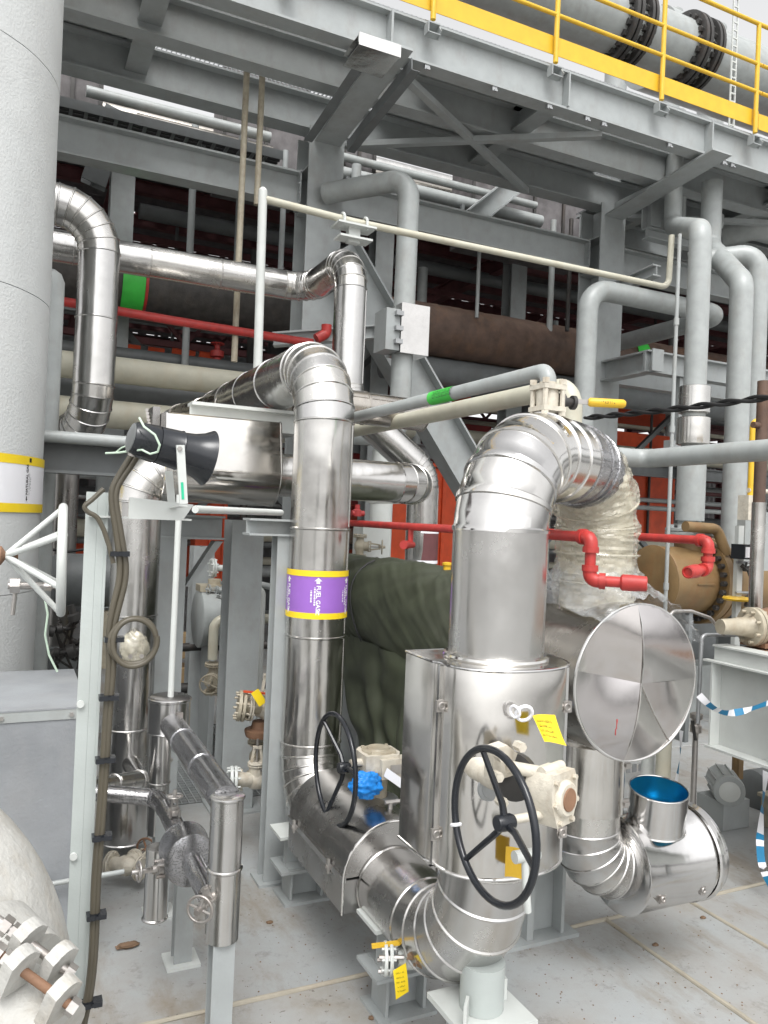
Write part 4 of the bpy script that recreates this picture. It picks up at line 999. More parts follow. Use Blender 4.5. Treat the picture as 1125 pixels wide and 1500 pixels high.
G().cyl(gz_+V((-.03, -.02, .06)), gz_+V((.1, -.05, .035)), .02, n=12).build('tie_bar', 'valve_cream', t)
for k, (dx, dz) in enumerate(((-.05, .09), (-.06, .03), (-.04, -.05), (.02, .115))):
    G().hexbolt(gz_+V((dx, .01, dz)), (0, -1, 0), .016, .035).build('bolt', 'valve_cream', t)
G().tube([gz_+V((.03, .08, -.03)), gz_+V((.03, .14, -.03)), gz_+V((.03, .4, -.03))], [.03, .04, .04], 20).build('valve_neck', 'valve_cream', t)
G().cyl((WX+.05, 1.96, gc.z-.05), (gc.x-.02, 1.97, gc.z-.05), .014, n=12).build('input_shaft', 'valve_cream', t)
hw = thing('hand_wheel', 'black three spoked hand wheel in front of the tall shiny valve box', 'hand wheel', (WX, 1.96, wc.z-.24))
handwheel(hw, (WX, 1.96, wc.z), (1, 0, 0), .218, .0115, 'black_plastic', .045, 3, 1.9)
G().torus((WX, 1.965+.2, wc.z-.075), (0, .35, 1), .014, .006, 12, 6).build('wire_tie', 'white_label', hw)
G().cyl((WX+.02, 1.96, wc.z), (WX+.075, 1.96, wc.z), .014, n=10).build('shaft', 'black_plastic', hw)
# yellow valve label behind the wheel
q = at(762, 1270, Y=2.1)
g = G().grid(lambda u, v: (q.x-.01+u*.07, 2.17+.01*math.sin(u*3), q.z-.06+v*.1-.02*u), 8, 6); 
single(g, 'yellow_bag', 'yellow_paint', 'yellow plate showing through the big black wheel on the shiny box', 'tag')
g = G().tube([q+V((-.02, -.05, .06)), q+V((-.02, -.06, -.02)), q+V((.0, -.05, -.12))], .012, 10).cyl(q+V((-.06, -.05, .06)), q+V((.03, -.05, .06)), .02, n=12); single(g, 'small_tube', 'white_paint', 'small white tube and nut behind the big black wheel', 'tube')
# second gear operator on the low valve cover
wc2 = at(490, 1126, Y=3.6)
g2 = at(553, 1118, Y=3.62); X2 = g2.x
t = thing('gear_operator', 'cream square gear box on a stem above the rounded valve cover', 'valve gear', (X2, 3.62, .78))
ztop = at(553, 1098, Y=3.62).z
G().lathe((X2, 3.62, .76), (0, 0, 1), [(0, .11), (.02, .115), (.03, .09), (.032, .07)], 28).build('neck_collar', 'galv', t)
G().cyl((X2, 3.62, .77), (X2, 3.62, ztop-.07), .055, n=24).build('neck', 'valve_beige', t)
poly = [(-.1, -.08), (.07, -.1), (.1, -.05), (.1, .06), (.06, .1), (-.07, .09), (-.1, .05)]
G().prism(poly, (X2, 3.62, ztop-.09), (1, 0, 0), (0, 1, 0), (0, 0, .085)).build('gear_case', 'valve_cream', t)
G().lathe((X2+.0, 3.62, ztop-.006), (0, 0, 1), [(0, .085), (.008, .082), (.012, .06), (.02, .055)], 28).build('case_cover', 'valve_beige', t)
G().box((X2-.03, 3.5, ztop-.115), (X2+.12, 3.57, ztop-.02)).build('side_case', 'valve_cream', t, smooth=0); G().box((X2+.015, 3.494, ztop-.09), (X2+.09, 3.499, ztop-.045)).build('name_plate', 'bolt_steel', t, smooth=0)
for x, y in ((-.07, -.05), (.06, -.07), (.07, .05), (-.06, .06)): G().hexbolt((X2+x, 3.62+y, ztop-.004), (0, 0, 1), .01, .012).build('bolt', 'valve_beige', t)
G().cyl((X2-.16, 3.6, ztop-.05), (X2-.08, 3.6, ztop-.05), .02, n=12).build('input_shaft', 'valve_cream', t)
hw2 = thing('hand_wheel', 'smaller looking black hand wheel beside the labelled thick riser', 'hand wheel', (wc2.x, 3.6, wc2.z-.27))
handwheel(hw2, (wc2.x, 3.6, wc2.z), (1, 0, 0), .265, .0125, 'black_plastic', .05, 3, 2.3)
G().cyl((wc2.x+.03, 3.6, wc2.z), (X2-.1, 3.6, wc2.z+.01), .015, n=10).build('shaft', 'black_plastic', hw2)
def crumple(c, s, seed, amp=.35, n=40):
    g = G(); rs = []
    for i in range(1, n):
        ph = PI*i/n; rs.append([V(c)+V((math.sin(ph)*math.cos(2*PI*k/n)*s[0], math.sin(ph)*math.sin(2*PI*k/n)*s[1], math.cos(ph)*s[2]))*(1+amp*nz(3*math.sin(ph)*math.cos(2*PI*k/n)+seed, 3*math.sin(ph)*math.sin(2*PI*k/n), 3*math.cos(ph))+amp*.6*(.3-abs(nz(5*math.sin(ph)*math.cos(2*PI*k/n), 5*math.sin(ph)*math.sin(2*PI*k/n)+seed, 5*math.cos(ph))))+amp*.25*nz(8*math.sin(ph)*math.cos(2*PI*k/n)+seed, 8*math.sin(ph)*math.sin(2*PI*k/n), 8*math.cos(ph))) for k in range(n)])
    return g.rings(rs)
q = at(536, 1150, Y=3.5); single(crumple(q, (.075, .05, .06), 3), 'blue_cloth', 'blue_cloth', 'crumpled bright blue cloth tied under the square gear box', 'cloth', smooth=80)
q = at(583, 1144, Y=3.45); single(G().obox(q, ((.6, -.5, -.42), (.5, .8, 0), (.3, -.2, 1)), (.075, .002, .022)), 'paper_tag', 'white_label', 'white paper tag lying beside the square gear box', 'tag', smooth=0)
q = at(580, 1180, Y=3.42); g = G().cyl(q+V((-.03, 0, -.04)), q+V((-.03, 0, .02)), .012, n=10).cyl(q+V((-.06, 0, .02)), q+V((.05, 0, .02)), .01, n=8).lathe(q+V((.03, 0, -.02)), (1, 0, -.3), [(0, .015), (.06, .015)], 10); single(g, 'small_fitting', 'bolt_steel', 'small metal fitting on the side of the rounded valve cover by the tall box', 'fitting')
# yellow tag with white tie on the tall box
q = at(800, 1068, Y=2.14)
g = G().grid(lambda u, v: (q.x-.05+u*.085+v*.03, 2.15-.03*v+.012*math.sin(u*4), q.z+.045-.08*v-.02*math.sin(v*2)*u), 6, 6)
ob = single(g, 'yellow_tag', 'yellow_tape', 'curled yellow tag tied to the right latch of the tall shiny box', 'tag')
g = G()
def tg1(u, v): return V((q.x-.05+u*.085+v*.03, 2.1485-.03*v+.012*math.sin(u*4), q.z+.045-.08*v-.02*math.sin(v*2)*u))
for j in range(4): strokes(g, lambda x, y, j=j: tg1(.12+x/.085*.8, .25+.17*j-y/.08), .07, .007, 60+j)
g.build('tag_print', 'black_print', ob, smooth=0)
single(G().torus(q+V((-.07, .03, .05)), (.3, 1, .4), .028, .006, 18, 6).torus(q+V((-.1, .04, .055)), (1, .3, .2), .02, .005, 14, 6), 'tie_strap', 'white_label', 'white cable tie holding the curled yellow tag', 'tie')

# ================================================================== EXCHANGER WITH SHINY HEAD AND TARP
XD, YD, ZD, RD = 2.54, 2.68, 1.52, .345
dr = thing('exchanger', 'large shiny drum with a creased round end cap, right of the thick U bend', 'heat exchanger', (XD, 3.2, 1.1))
G().cyl((XD, YD, ZD), (XD, 3.42, ZD), RD, n=64, caps=(False, False)).build('cladding_sheet', 'clad_dim', dr)  # darker metal stands in for dark reflections on the drum side
G().cyl((XD, 3.425, ZD), (XD, 6.2, ZD), RD-.01, n=64, caps=(False, True)).build('shell', 'grey_dark', dr)
# end cap: eight gores meeting at a slightly raised centre, with dents
ng = 5; hh = (.024, -.02, .026, -.014, .018); starts = [1.62, 2.95, 4.52, 5.35, 6.3, 7.9032]
for i in range(ng):
    a0, a1 = starts[i], starts[i+1]
    def gore(u, v):
        th = a0+(a1-a0)*u; r = RD*v*1.003
        bl = .024*(1-v)+(hh[i]*(1-u)+hh[(i+1) % ng]*u)*math.sin(PI*v*.93)+.006*nz(r*4*math.cos(th)+3, r*4*math.sin(th), i)*v*(1-v)*3
        return (XD+r*math.cos(th), YD-.004-bl, ZD+r*math.sin(th))
    G().grid(gore, 18, 16).build('end_gore', 'clad_cap', dr, smooth=60)
for th, h_ in ((starts[0], hh[0]), (starts[2], hh[2]), (starts[3], hh[3])):
    e = V((math.cos(th), 0, math.sin(th)))
    G().tube([V((XD, YD-.03, ZD)), V((XD, YD-.026-h_*.7, ZD))+e*RD*.25, V((XD, YD-.018-h_, ZD))+e*RD*.52, V((XD, YD-.012-h_*.75, ZD))+e*RD*.78, V((XD, YD-.006, ZD))+e*RD], .0035, 6).build('gore_seam', 'clad_bright', dr)
G().torus((XD, YD-.002, ZD), (0, 1, 0), RD+.002, .008, 72, 8).build('rim_bead', 'clad_bright', dr)
q = at(903, 1065, Y=YD-.02); g = G(); q_ = random.Random(4)
for k in range(4):
    x0, z0 = q.x+q_.uniform(-.018, .018), q.z+q_.uniform(-.01, .04); h = q_.uniform(.015, .05); wd = q_.uniform(.0015, .004)
    g.obox((x0, YD-.026, z0-h/2), ((1, 0, q_.uniform(-.15, .15)), (0, 1, 0), (0, 0, 1)), (wd, .001, h/2))
g.build('red_scrape', 'red_dull', dr, smooth=0)
q = at(800, 905, Y=3.0)
# nozzle below, elbow and fat sleeve
t = thing('insulated_pipe', 'shiny clad outlet pipe bending right into a fat sleeve below the drum', 'pipe', (XD, 3.0, .3))
rn_ = .158; zn = .56; YN = 2.98
clad_pipe(t, [(XD, YN, 1.25), (XD, YN, 1.12), (XD, YN, zn), (2.76, YN, zn)], rn_, .3, 'clad', bead=.004, seg=6, sheet=.34, n=48)
G().cyl((XD, YN, .86), (XD, YN, 1.18), rn_+.012, n=48).build('cover_band', 'clad_box', t)
for z in (.92, 1.1):
    G().box((XD+.075, YN-.16, z-.02), (XD+.115, YN-.145, z+.02)).box((XD+.08, YN-.172, z-.008), (XD+.11, YN-.16, z+.008)).build('latch', 'bolt_steel', t)
G().box((XD+.066, YN-.163, .87), (XD+.076, YN-.152, 1.17)).build('seam_strip', 'clad_bright', t, smooth=0)
RS = .232
g = G().lathe((2.73, YN, zn), (1, 0, 0), [(0, rn_-.004), (.002, RS-.006), (.01, RS+.004), (.02, RS), (.41, RS), (.418, RS+.006), (.43, RS+.006), (.435, RS-.003), (.42, RS-.012), (.03, RS-.012)], 56, (False, False)); g.build('sleeve', 'clad_bright', t)
G().cyl((2.77, YN, zn), (3.3, YN, zn), .165, n=40).build('inner_pipe', 'clad_dim', t)
for k, z in ((.1, 0), (.36, 0)):
    q = V((2.73+k+.0, YN-RS*.9, zn-.09)); G().box(q-V((.016, .012, .022)), q+V((.016, .004, .022))).torus(q-V((0, .014, 0)), (0, 1, 0), .011, .004, 10, 6).build('latch', 'bolt_steel', t)
for k, dx in enumerate((.455, .482, .51)):
    g = G().lathe((2.73+dx, YN+.02*k, zn-.005*k), (1, .05*k, .03), [(0, RS+.0), (.008, RS+.008), (.024, RS+.008), (.03, RS), (.024, RS-.012), (.008, RS-.012)], 48, (False, False)); g.build('loose_band', 'clad_bright', t)
# open collar with blue film inside, standing on the sleeve
cq = at(962, 1165, Y=2.9); 
cl = thing('open_collar', 'short open metal collar lined with bright blue film on the fat sleeve', 'collar', (cq.x, 2.9, .78))
zt2 = at(964, 1152, Y=2.9).z; zb2 = .745; cr = .138
G().cyl((cq.x, 2.9, zb2), (cq.x, 2.9, zt2), cr, n=48, caps=(False, False)).torus((cq.x, 2.9, zt2), (0, 0, 1), cr, .004, 48, 6).torus((cq.x, 2.9, zb2+.004), (0, 0, 1), cr, .005, 48, 6).build('wall', 'clad_bright', cl)
G().cyl((cq.x, 2.9, zb2+.002), (cq.x, 2.9, zt2-.002), cr-.004, n=48, caps=(True, False)).build('film_lining', 'blue_film', cl)
G().lathe((cq.x+.01, 2.9, zb2+.004), (0, 0, 1), [(0, .06), (.05, .06), (.055, .05)], 24).build('inner_stub', 'blue_film', cl)
cl.rotation_euler = Matrix.Rotation(math.radians(9), 3, V((CR.x, CR.y, 0)).normalized()).to_euler()
# saddle and foot of the drum
g = G().box((XD-.3, 3.35, 0), (XD+.3, 3.6, .02)).box((XD-.26, 3.46, .02), (XD+.26, 3.49, 1.25)).box((XD-.02, 3.38, .021), (XD+.02, 3.458, 1.2)).box((XD+.2, 3.38, .021), (XD+.22, 3.458, 1.2))
g.build('saddle', 'grey_paint', dr, smooth=0)
g = G().box((XD-.3, 5.4, 0), (XD+.3, 5.65, .02)).box((XD-.26, 5.5, .02), (XD+.26, 5.53, 1.25)); g.build('saddle', 'grey_paint', dr, smooth=0)
sq = at(893, 1328, Z=0)
# U bend leg wrapped in plastic, down to the drum nozzle
wr = thing('plastic_wrap', 'crinkled clear plastic wrapped round the right leg of the thick U bend', 'plastic wrap', (LG.x, LG.y, 1.9))
P = [ub(2.3+.7*k/14)[0] for k in range(15)]
P += [V((LG.x, LG.y, zC-.04*k)) for k in range(1, 10)]
def wraptube(P, r, amp, seed, n=72):
    rs = []; up = None
    for i, p in enumerate(P):
        d = (P[min(i+1, len(P)-1)]-P[max(i-1, 0)]).normalized()
        if up is None: up = frame(d)[1]
        up = (up-d*up.dot(d)).normalized(); sd = d.cross(up); rr_ = r(i/len(P)) if callable(r) else r
        ring = []
        for k in range(n):
            th = 2*PI*k/n; e = sd*math.cos(th)+up*math.sin(th); q = p+e*rr_
            w1 = nz(q.x*5+seed, q.y*5, q.z*11); w2 = abs(nz(q.x*9+q.z*14, q.y*9+seed, q.z*34-q.x*9)); w3 = abs(nz(q.x*18-q.z*24, q.y*18, q.z*60+seed))
            ring.append(p+e*(rr_+amp*(w1*.7+(.45-w2)*1.1+(.3-w3)*.6)))
        rs.append(ring)
    return G().rings(rs, (False, False))
def dense(P, m):
    o = []
    for i in range(len(P)-1): o += [P[i].lerp(P[i+1], k/m) for k in range(m)]
    return o+[P[-1]]
PD = dense(P, 3)
wraptube(PD, lambda u: R+.001+.008*min(1, u*4)+.004*math.sin(u*25), .018, 4.4, 90).build('plastic_layer', 'plastic_wrap', wr, smooth=13)
wraptube(PD, R-.012, .004, 9.1).build('wool_layer', 'insulation', wr, smooth=70)
for k, u in enumerate((.35, .55, .72, .86)):
    i = int(u*(len(PD)-1)); G().torus(PD[i], PD[i+1]-PD[i], R+.02, .006, 48, 6).build('tape', 'plastic_wrap', wr)
t = thing('nozzle', 'wool wrapped nozzle joining the U bend to the drum under the plastic', 'nozzle', (LG.x, LG.y, ZD))
G().lathe((LG.x, LG.y, ZD+.2), (0, 0, 1), [(0, .17), (.25, .165), (.34, .16)], 40).build('neck', 'insulation', t)
# loose film draped over the drum below the leg
def film(u, v):
    th = math.radians(132-106*u); y = 2.62+.93*v
    k = abs(nz(u*6+2, v*7, 1.7)); k2 = abs(nz(u*13, v*13, 4.2)); k3 = nz(u*3, v*3, 8)
    r = RD+.014+.06*(.4-k)*(1 if u < .9 else .6)+.045*(.3-k2)+.03*k3
    dx, dy = XD+r*math.cos(th)-LG.x, y-LG.y
    h = max(0, 1-math.hypot(dx, dy)/.43)
    r = max(r, RD+.008)+.3*h**1.6*(.85+.5*k2)
    return (XD+r*math.cos(th), y, ZD+r*math.sin(th))
fo = single(G().grid(film, 74, 52), 'plastic_sheet', 'plastic_film', 'loose crumpled clear plastic film draped over the top of the shiny drum', 'plastic sheet', smooth=14)
# green tarp over the rear shell, tied at the far end and hanging down
def tarp(u, v):
    y = 3.5+2.62*u; th = math.radians(-40+330*v)
    s1 = y*3.2+th*2.0; s2 = y*.5-th*.4; wr_ = .03*nz(y*2.2+math.cos(th)*1.5, math.sin(th)*2+y*1.3, 2)+.024*max(0, .32-abs(nz(s1*1.3, s2*.9, 7)))+.018*max(0, .22-abs(nz(s1*2.9+3, s2*1.6, 4)))
    sag = 0
    r = RD+.03+wr_
    x, z = XD+r*math.cos(th), ZD+r*math.sin(th)
    return (x, y, z)
tp = thing('tarp', 'dark green tarpaulin draped over the long shell behind the thick shiny risers', 'tarpaulin', (XD, 4.8, .4))
G().grid(tarp, 220, 170).build('cover', 'tarp', tp, smooth=80)
def tend(u, v):
    th = math.radians(-90+360*v); k = abs(nz(u*4, v*16, 5)); r = (RD+.03)*(1-u*.75)+.03*(k-.3)
    return (XD+r*math.cos(th), 6.12+.14*u-.05*k, ZD+r*math.sin(th)-.1*u)
G().grid(tend, 24, 90).build('gathered_end', 'tarp', tp, smooth=80)
def tskirt(u, v):
    return (XD-.36-.06*v+.05*nz(u*9, v*2, 3)+.014*math.sin(u*23+v*3+3*nz(u*5, v*2, 6))*v+.05*nz(u*4+v*3, v*5-u*2, 12), 3.5+(1.95-.85*v)*u+.05*nz(u*6, v*4, 1), ZD-.15-v*(1.0+.05*math.sin(u*5)))
G().grid(tskirt, 90, 50).build('hanging_skirt', 'tarp', tp, smooth=80)
G().tube([(XD+(RD+.05)*math.cos(1.9+k*.17), 5.25+.05*math.sin(k*.5)-.03*k, ZD+(RD+.05)*math.sin(1.9+k*.17)) for k in range(15)], .007, 6).build('rope', 'black_rubber', tp)
q = at(655, 829, Y=4.4); single(G().lathe(q-V((0, 0, .03)), (0, 0, 1), [(0, .025), (.03, .025), (.035, .032), (.05, .032), (.055, .015)], 14), 'end_plug', 'yellow_paint', 'small yellow cap on top of the tarp beside the thick riser', 'cap')
# sheet metal slope and fittings just behind the tarp
a = at(600, 800, Y=6.6); 
single(G().prism([(0, 0), (1.4, 0), (1.4, -.1), (.35, .42), (0, .5)], (a.x+.05, 6.6, 1.3), (1, 0, 0), (0, 0, 1), (0, .5, 0)), 'duct_hood', 'grey_dark', 'dark sloping sheet hood behind the tarp under the orange housing', 'hood', smooth=0)
v_ = at(548, 790, Y=6.4); 
single(G().box((v_.x-.12, 6.38, v_.z-.18), (v_.x+.14, 6.6, v_.z+.14)).cyl((v_.x-.0, 6.5, v_.z-.4), (v_.x, 6.5, v_.z-.17), .06, n=14), 'junction_box', 'white_paint', 'pale box behind the top edge of the tarp, beside the labelled riser', 'box', smooth=30)
gate_valve('gate_valve', 'small beige valve behind the tarp next to the pale box', at(527, 800, Y=6.3), (0, 0, 1), (.9, -.4, 0), .1, 'valve_beige', 'valve_beige')

# pale small pipe bend between riser and tarp
pX = at(535, 985, Y=5.4)
pipe('drain_pipe', [(pX.x-.55, 5.4, pX.z), (pX.x+.02, 5.4, pX.z), (pX.x+.0, 5.4, .1)], .05, .1, 'grey_pipe', 'pale bent pipe between the labelled riser and the hanging tarp', n=18)
single(G().ibeam((pX.x-.1, 5.75, 0), (pX.x-.1, 5.75, 1.35), .22, .2, up=(1, 0, 0)), 'short_column', 'grey_paint', 'grey column behind the pale bent pipe next to the tarp', 'column', smooth=0)

# ================================================================== LEFT: SUPPORT FRAMES, SHINY RISER, MIRROR BOX
def support(px, pytop, d, wd, lab, base=True, zt=None, side=.9):
    """H-section pipe support column"""
    b = at(px, 900, D=d); x, y = b.x, b.y; z1 = at(px, pytop, D=d).z
    t = thing('support_column', lab, 'steel column', (x, y, 0))
    G().ibeam((x, y, .016), (x, y, z1), wd, wd, .012, .009, up=(0, 1, 0)).build('column', 'grey_paint', t, smooth=0)
    G().box((x-wd*.8, y-wd*.8, 0), (x+wd*.8, y+wd*.8, .015)).build('base_plate', 'grey_paint', t, smooth=0)
    return t, x, y, z1
t, x, y, z1 = support(246, 788, 5.6, .19, 'grey H-section support with bracket left, behind the shiny riser')
G().ibeam((x-.12, y, z1+.085), (x+.36, y, z1+.085), .17, .2, .014, .01).build('top_beam', 'grey_paint', t, smooth=0)
G().prism([(.1, -.34), (.135, -.34), (.36, -.012), (.30, -.012)], (x, y-.06, z1+.0), (1, 0, 0), (0, 0, 1), (0, .12, 0)).build('gusset', 'grey_paint', t, smooth=0)
t, x, y, z1 = support(352, 762, 5.9, .24, 'grey H-section support in the middle of the three left ones')
t, x, y, z1 = support(412, 785, 4.75, .12, 'slender grey H-section support just left of the labelled riser')
G().ibeam((x-.24, y, z1+.05), (x+.1, y, z1+.05), .1, .16, .012, .009).build('top_beam', 'grey_paint', t, smooth=0)
t, x, y, z1 = support(292, 800, 7.6, .2, 'grey H-section support further back between the left ones')

YP = 5.2
xl = at(197, 850, Y=YP).x; zX = at(520, 703, Y=YP).z
t = thing('insulated_pipe', 'shiny clad riser behind the white cable post, running right to a capped bend', 'pipe', (xl, YP, .1))
xr = at(628, 710, Y=YP).x-.04
clad_pipe(t, [(xl, YP, .1), (xl, YP, zX), (xr, YP, zX), (xr, YP+.9, zX)], .148, .24, 'clad', seg=5, sheet=.8, n=48, caps=(True, True))
q = at(190, 942, Y=YP); nzl = thing('plastic_nozzle', 'nozzle end in crumpled plastic on the shiny riser behind the cable coil', 'nozzle', (xl, YP-.2, q.z-.1))
crumple((q.x, YP-.2, q.z), (.085, .06, .1), 6, .22, 26).build('plastic_bag', 'plastic_wrap', nzl, smooth=60)
for k in (-.03, .035): G().hexbolt((q.x+k, YP-.27, q.z-.035), (0, -1, 0), .014, .015).build('bolt', 'bolt_steel', nzl)
# valve under the riser
gv = at(185, 1246, D=4.55)
gate_valve('drain_valve', 'dirty cream flanged valve under the foot of the shiny riser by the cable post', V((gv.x, gv.y, .13)), (.75, -.66, 0), (.66, .75, .05), .11, 'valve_cream', 'rust')
# mirror bright box on the level run
mb_x0 = at(244, 650, Y=4.95).x; mb_x1 = at(416, 660, Y=4.95).x; mz1 = at(300, 606, Y=4.95).z; mz0 = at(330, 738, Y=4.95).z
mb = thing('valve_cover', 'mirror bright box cover on the level shiny pipe behind the loudspeaker', 'valve cover', ((mb_x0+mb_x1)/2, 5.2, mz0))
prof = [(.27, mz1-.0), (-.165, mz1-.0), (-.18, mz1-.01)]
hz_ = mz0+.22
prof += [(-.25, hz_)]+[(-.25*math.cos(k*PI/20), hz_-.22*math.sin(k*PI/20)) for k in range(1, 20)]+[(.25, hz_)]
G().prism([(y, z) for y, z in prof], (mb_x0, 5.2, 0), (0, 1, 0), (0, 0, 1), (mb_x1-mb_x0, 0, 0)).build('casing', 'clad_box', mb, smooth=30)
for x in (mb_x0+.006, mb_x1-.006): G().tube([(x, 5.2+y, z) for y, z in prof], .007, 6, closed=True).build('edge_bead', 'clad_bright', mb)
G().box((mb_x0-.05, 5.22, mz0+.05), (mb_x0-.003, 5.46, mz1+.05)).build('end_plate', 'clad_dark', mb, smooth=0)
for k in range(7): G().hexbolt((mb_x0-.07+.01*nz(k, 1, 1), 5.12+.03*k, mz1-.12+.025*k), (-.5, -1, 0), .012, .02).build('bolt', 'bolt_steel', mb)

# small white pipe from the horn frame to the right
wp0 = at(286, 746, Y=3.2); wp1 = at(412, 751, Y=3.9)
pipe('white_tube', [wp0, wp1, wp1+V((.0, .3, 0))], .016, .04, 'white_paint', 'thin white level tube from the loudspeaker bracket to the labelled riser', n=12)

# ---- white cable post with loudspeaker
PX, PY = .243, 2.76
cp_ = thing('cable_post', 'tall white angle post carrying cables, at the left foreground', 'post', (PX, PY, 0))
zt3 = at(165, 722, Y=PY).z
G().box((PX-.03, PY-.0, 0), (PX-.022+.028, PY+.008, zt3)).box((PX+.032, PY-.004, 0), (PX+.0405, PY+.07, zt3)).box((PX+.0065, PY+.001, 0), (PX+.0318, PY+.0085, zt3)).build('channel', 'post_paint', cp_, smooth=0)
a3 = at(188, 746, Y=PY-.02); b3 = at(276, 750, Y=PY-.02)
zz = a3.z+.005
G().prism([(a3.x-.0, zz-.036), (b3.x-.02, zz-.036), (b3.x+.015, zz+.02), (a3.x-.0, zz+.036)], (0, PY-.03, 0), (1, 0, 0), (0, 0, 1), (0, .008, 0)).build('arm_plate', 'white_paint', cp_, smooth=0)
G().box((PX-.02, PY-.021, zz-.036), (b3.x+.012, PY+.05, zz-.03)).build('arm_shelf', 'white_paint', cp_, smooth=0)
for z in (1.55, 1.05, .62): G().cyl((PX-.02, PY-.012, z), (PX-.02, PY+.0, z), .012, n=10).build('post_bolt', 'white_paint', cp_)
# rod from the arm down to the pot
pot = at(248, 1045, D=4.3)
r0 = at(258, 760, Y=PY+.04); 
rt_ = at(259, 765, D=4.25)
single(G().cyl((pot.x+.0, pot.y-.02, pot.z+.0), (pot.x+.0, pot.y-.02, rt_.z+.15), .017, n=12), 'support_rod', 'white_paint', 'thin white rod standing in the small shiny pot behind the cable post', 'rod')
# horn loudspeaker
hA = at(191, 641, D=2.5); hB = at(304, 671, D=2.64)
hB = hA+(hB-hA)
hd = (hB-hA).normalized(); hl = (hB-hA).length
hn = thing('horn_speaker', 'black horn loudspeaker beaded with rain on the white post', 'loudspeaker', at(262, 735, D=2.6))
G().lathe(hA, hd, [(0, 0.0360), (.004, 0.0504), (.014, 0.0552), (hl*.3, 0.0618), (hl*.33, 0.0588)], 36, (True, False)).build('driver_case', 'black_plastic', hn)
G().lathe(hA, hd, [(hl*.33, 0.0606), (hl*.6, 0.0648), (hl*.615, 0.0672), (hl*.63, 0.0624), (hl*.78, 0.0684), (hl*.9, 0.0792), (hl*.97, 0.0900), (hl, 0.0948), (hl*.99, 0.0900), (hl*.9, 0.0720), (hl*.75, 0.0540), (hl*.6, 0.0360)], 44, (False, True)).build('horn', 'black_plastic', hn)
G().lathe(hA-hd*.006, hd, [(0, .03), (.006, .047), (.01, .047)], 30).build('end_plate', 'grey_dark', hn)
m_ = Matrix.Identity(3)
for k, (pt, pb) in enumerate((((264, 652), (269, 738)), ((247, 690), (252, 742)))):
    dd = 2.47 if k == 0 else 2.7
    q0, q1 = at(*pt, D=dd), at(*pb, D=dd)
    d_ = (q1-q0).normalized()
    G().obox((q0+q1)/2, (d_, hd-d_*hd.dot(d_), d_.cross(hd)), ((q1-q0).length/2, .013, .003)).build('bracket_leg', 'white_paint', hn, smooth=0)
    if k == 0:
        G().hexbolt(q0+d_*.012-V(FW)*.004, -FW, .008, .006).build('bolt', 'bolt_steel', hn)
        G().obox(q0.lerp(q1, .78)-FW*.0045, (d_, hd-d_*hd.dot(d_), d_.cross(hd)), (.027, .004, .0012)).build('green_mark', 'green_mark', hn, smooth=0)
q0 = at(269, 741, D=2.47); q1 = at(252, 744, D=2.7); G().bar(q0, q1, .026, .004).build('bracket_foot', 'white_paint', hn, smooth=0)
G().tube([at(204, 612, D=2.45), at(211, 625, D=2.435), at(227, 637, D=2.43), at(234, 652, D=2.43), at(231, 662, D=2.44), at(220, 665, D=2.445), at(208, 659, D=2.45), at(195, 660, D=2.5), at(175, 663, D=2.52), at(155, 664, D=2.55)], .0035, 6).build('wire', 'wire_green', hn)
G().tube([at(198, 648, D=2.5), at(196, 658, D=2.5), at(192, 668, D=2.5)], [.012, .015, .011], 12).build('cable_gland', 'bolt_steel', hn)
G().tube([at(168, 664, D=2.54), at(178, 656, D=2.53), at(188, 652, D=2.52)], .0025, 6).build('wire', 'wire_green', hn)
# cables down the post
def cableset(off, lbl):
    pts = [(192+off, 668), (182+off, 684), (172+off*.8, 700), (164+off*.7, 716), (163+off*.7, 735), (168+off*.7, 765), (173+off*.8, 800), (176+off, 830), (174+off, 855), (166+off, 885), (160+off*.8, 915), (159+off*.8, 945), (160+off*.7, 975), (156+off*.6, 1030), (151+off*.6, 1110), (144+off*.6, 1210), (137+off*.6, 1300), (136+off*.5, 1380), (130+off*.5, 1450), (116+off*.5, 1510), (105+off*.5, 1600)]
    P = [at(px, py, Y=PY-.045) for px, py in pts]
    # smooth
    for _ in range(2):
        Q = [P[0]]
        for i in range(len(P)-1): Q += [P[i].lerp(P[i+1], .25), P[i].lerp(P[i+1], .75)]
        P = Q+[P[-1]]
    return single(G().tube(P, .0105, 10), 'cable', 'hose', lbl, 'cable')
cableset(0, 'left of two brown armoured cables clipped down the white post'); cableset(9, 'right of two brown armoured cables clipped down the white post')
c = at(196, 940, Y=PY-.06)
g = G().tube([c+V((math.cos(k*.21)*.072*(1+.06*math.sin(k*.11)), -.008*k/30, math.sin(k*.21)*.076*(1+.05*math.cos(k*.13)))) for k in range(62)], .009, 10); single(g, 'cable_coil', 'hose', 'brown cable looped in a coil at mid height of the white post', 'cable')
P = [at(*p, Y=PY-.05) for p in ((152, 716), (135, 732), (122, 742), (128, 750), (142, 756), (152, 776), (160, 800), (166, 825))]
single(G().tube(arc_path(P, .06, 4)[0], .008, 8), 'cable', 'hose', 'thin cable kinking out left of the white post below the loudspeaker', 'cable')
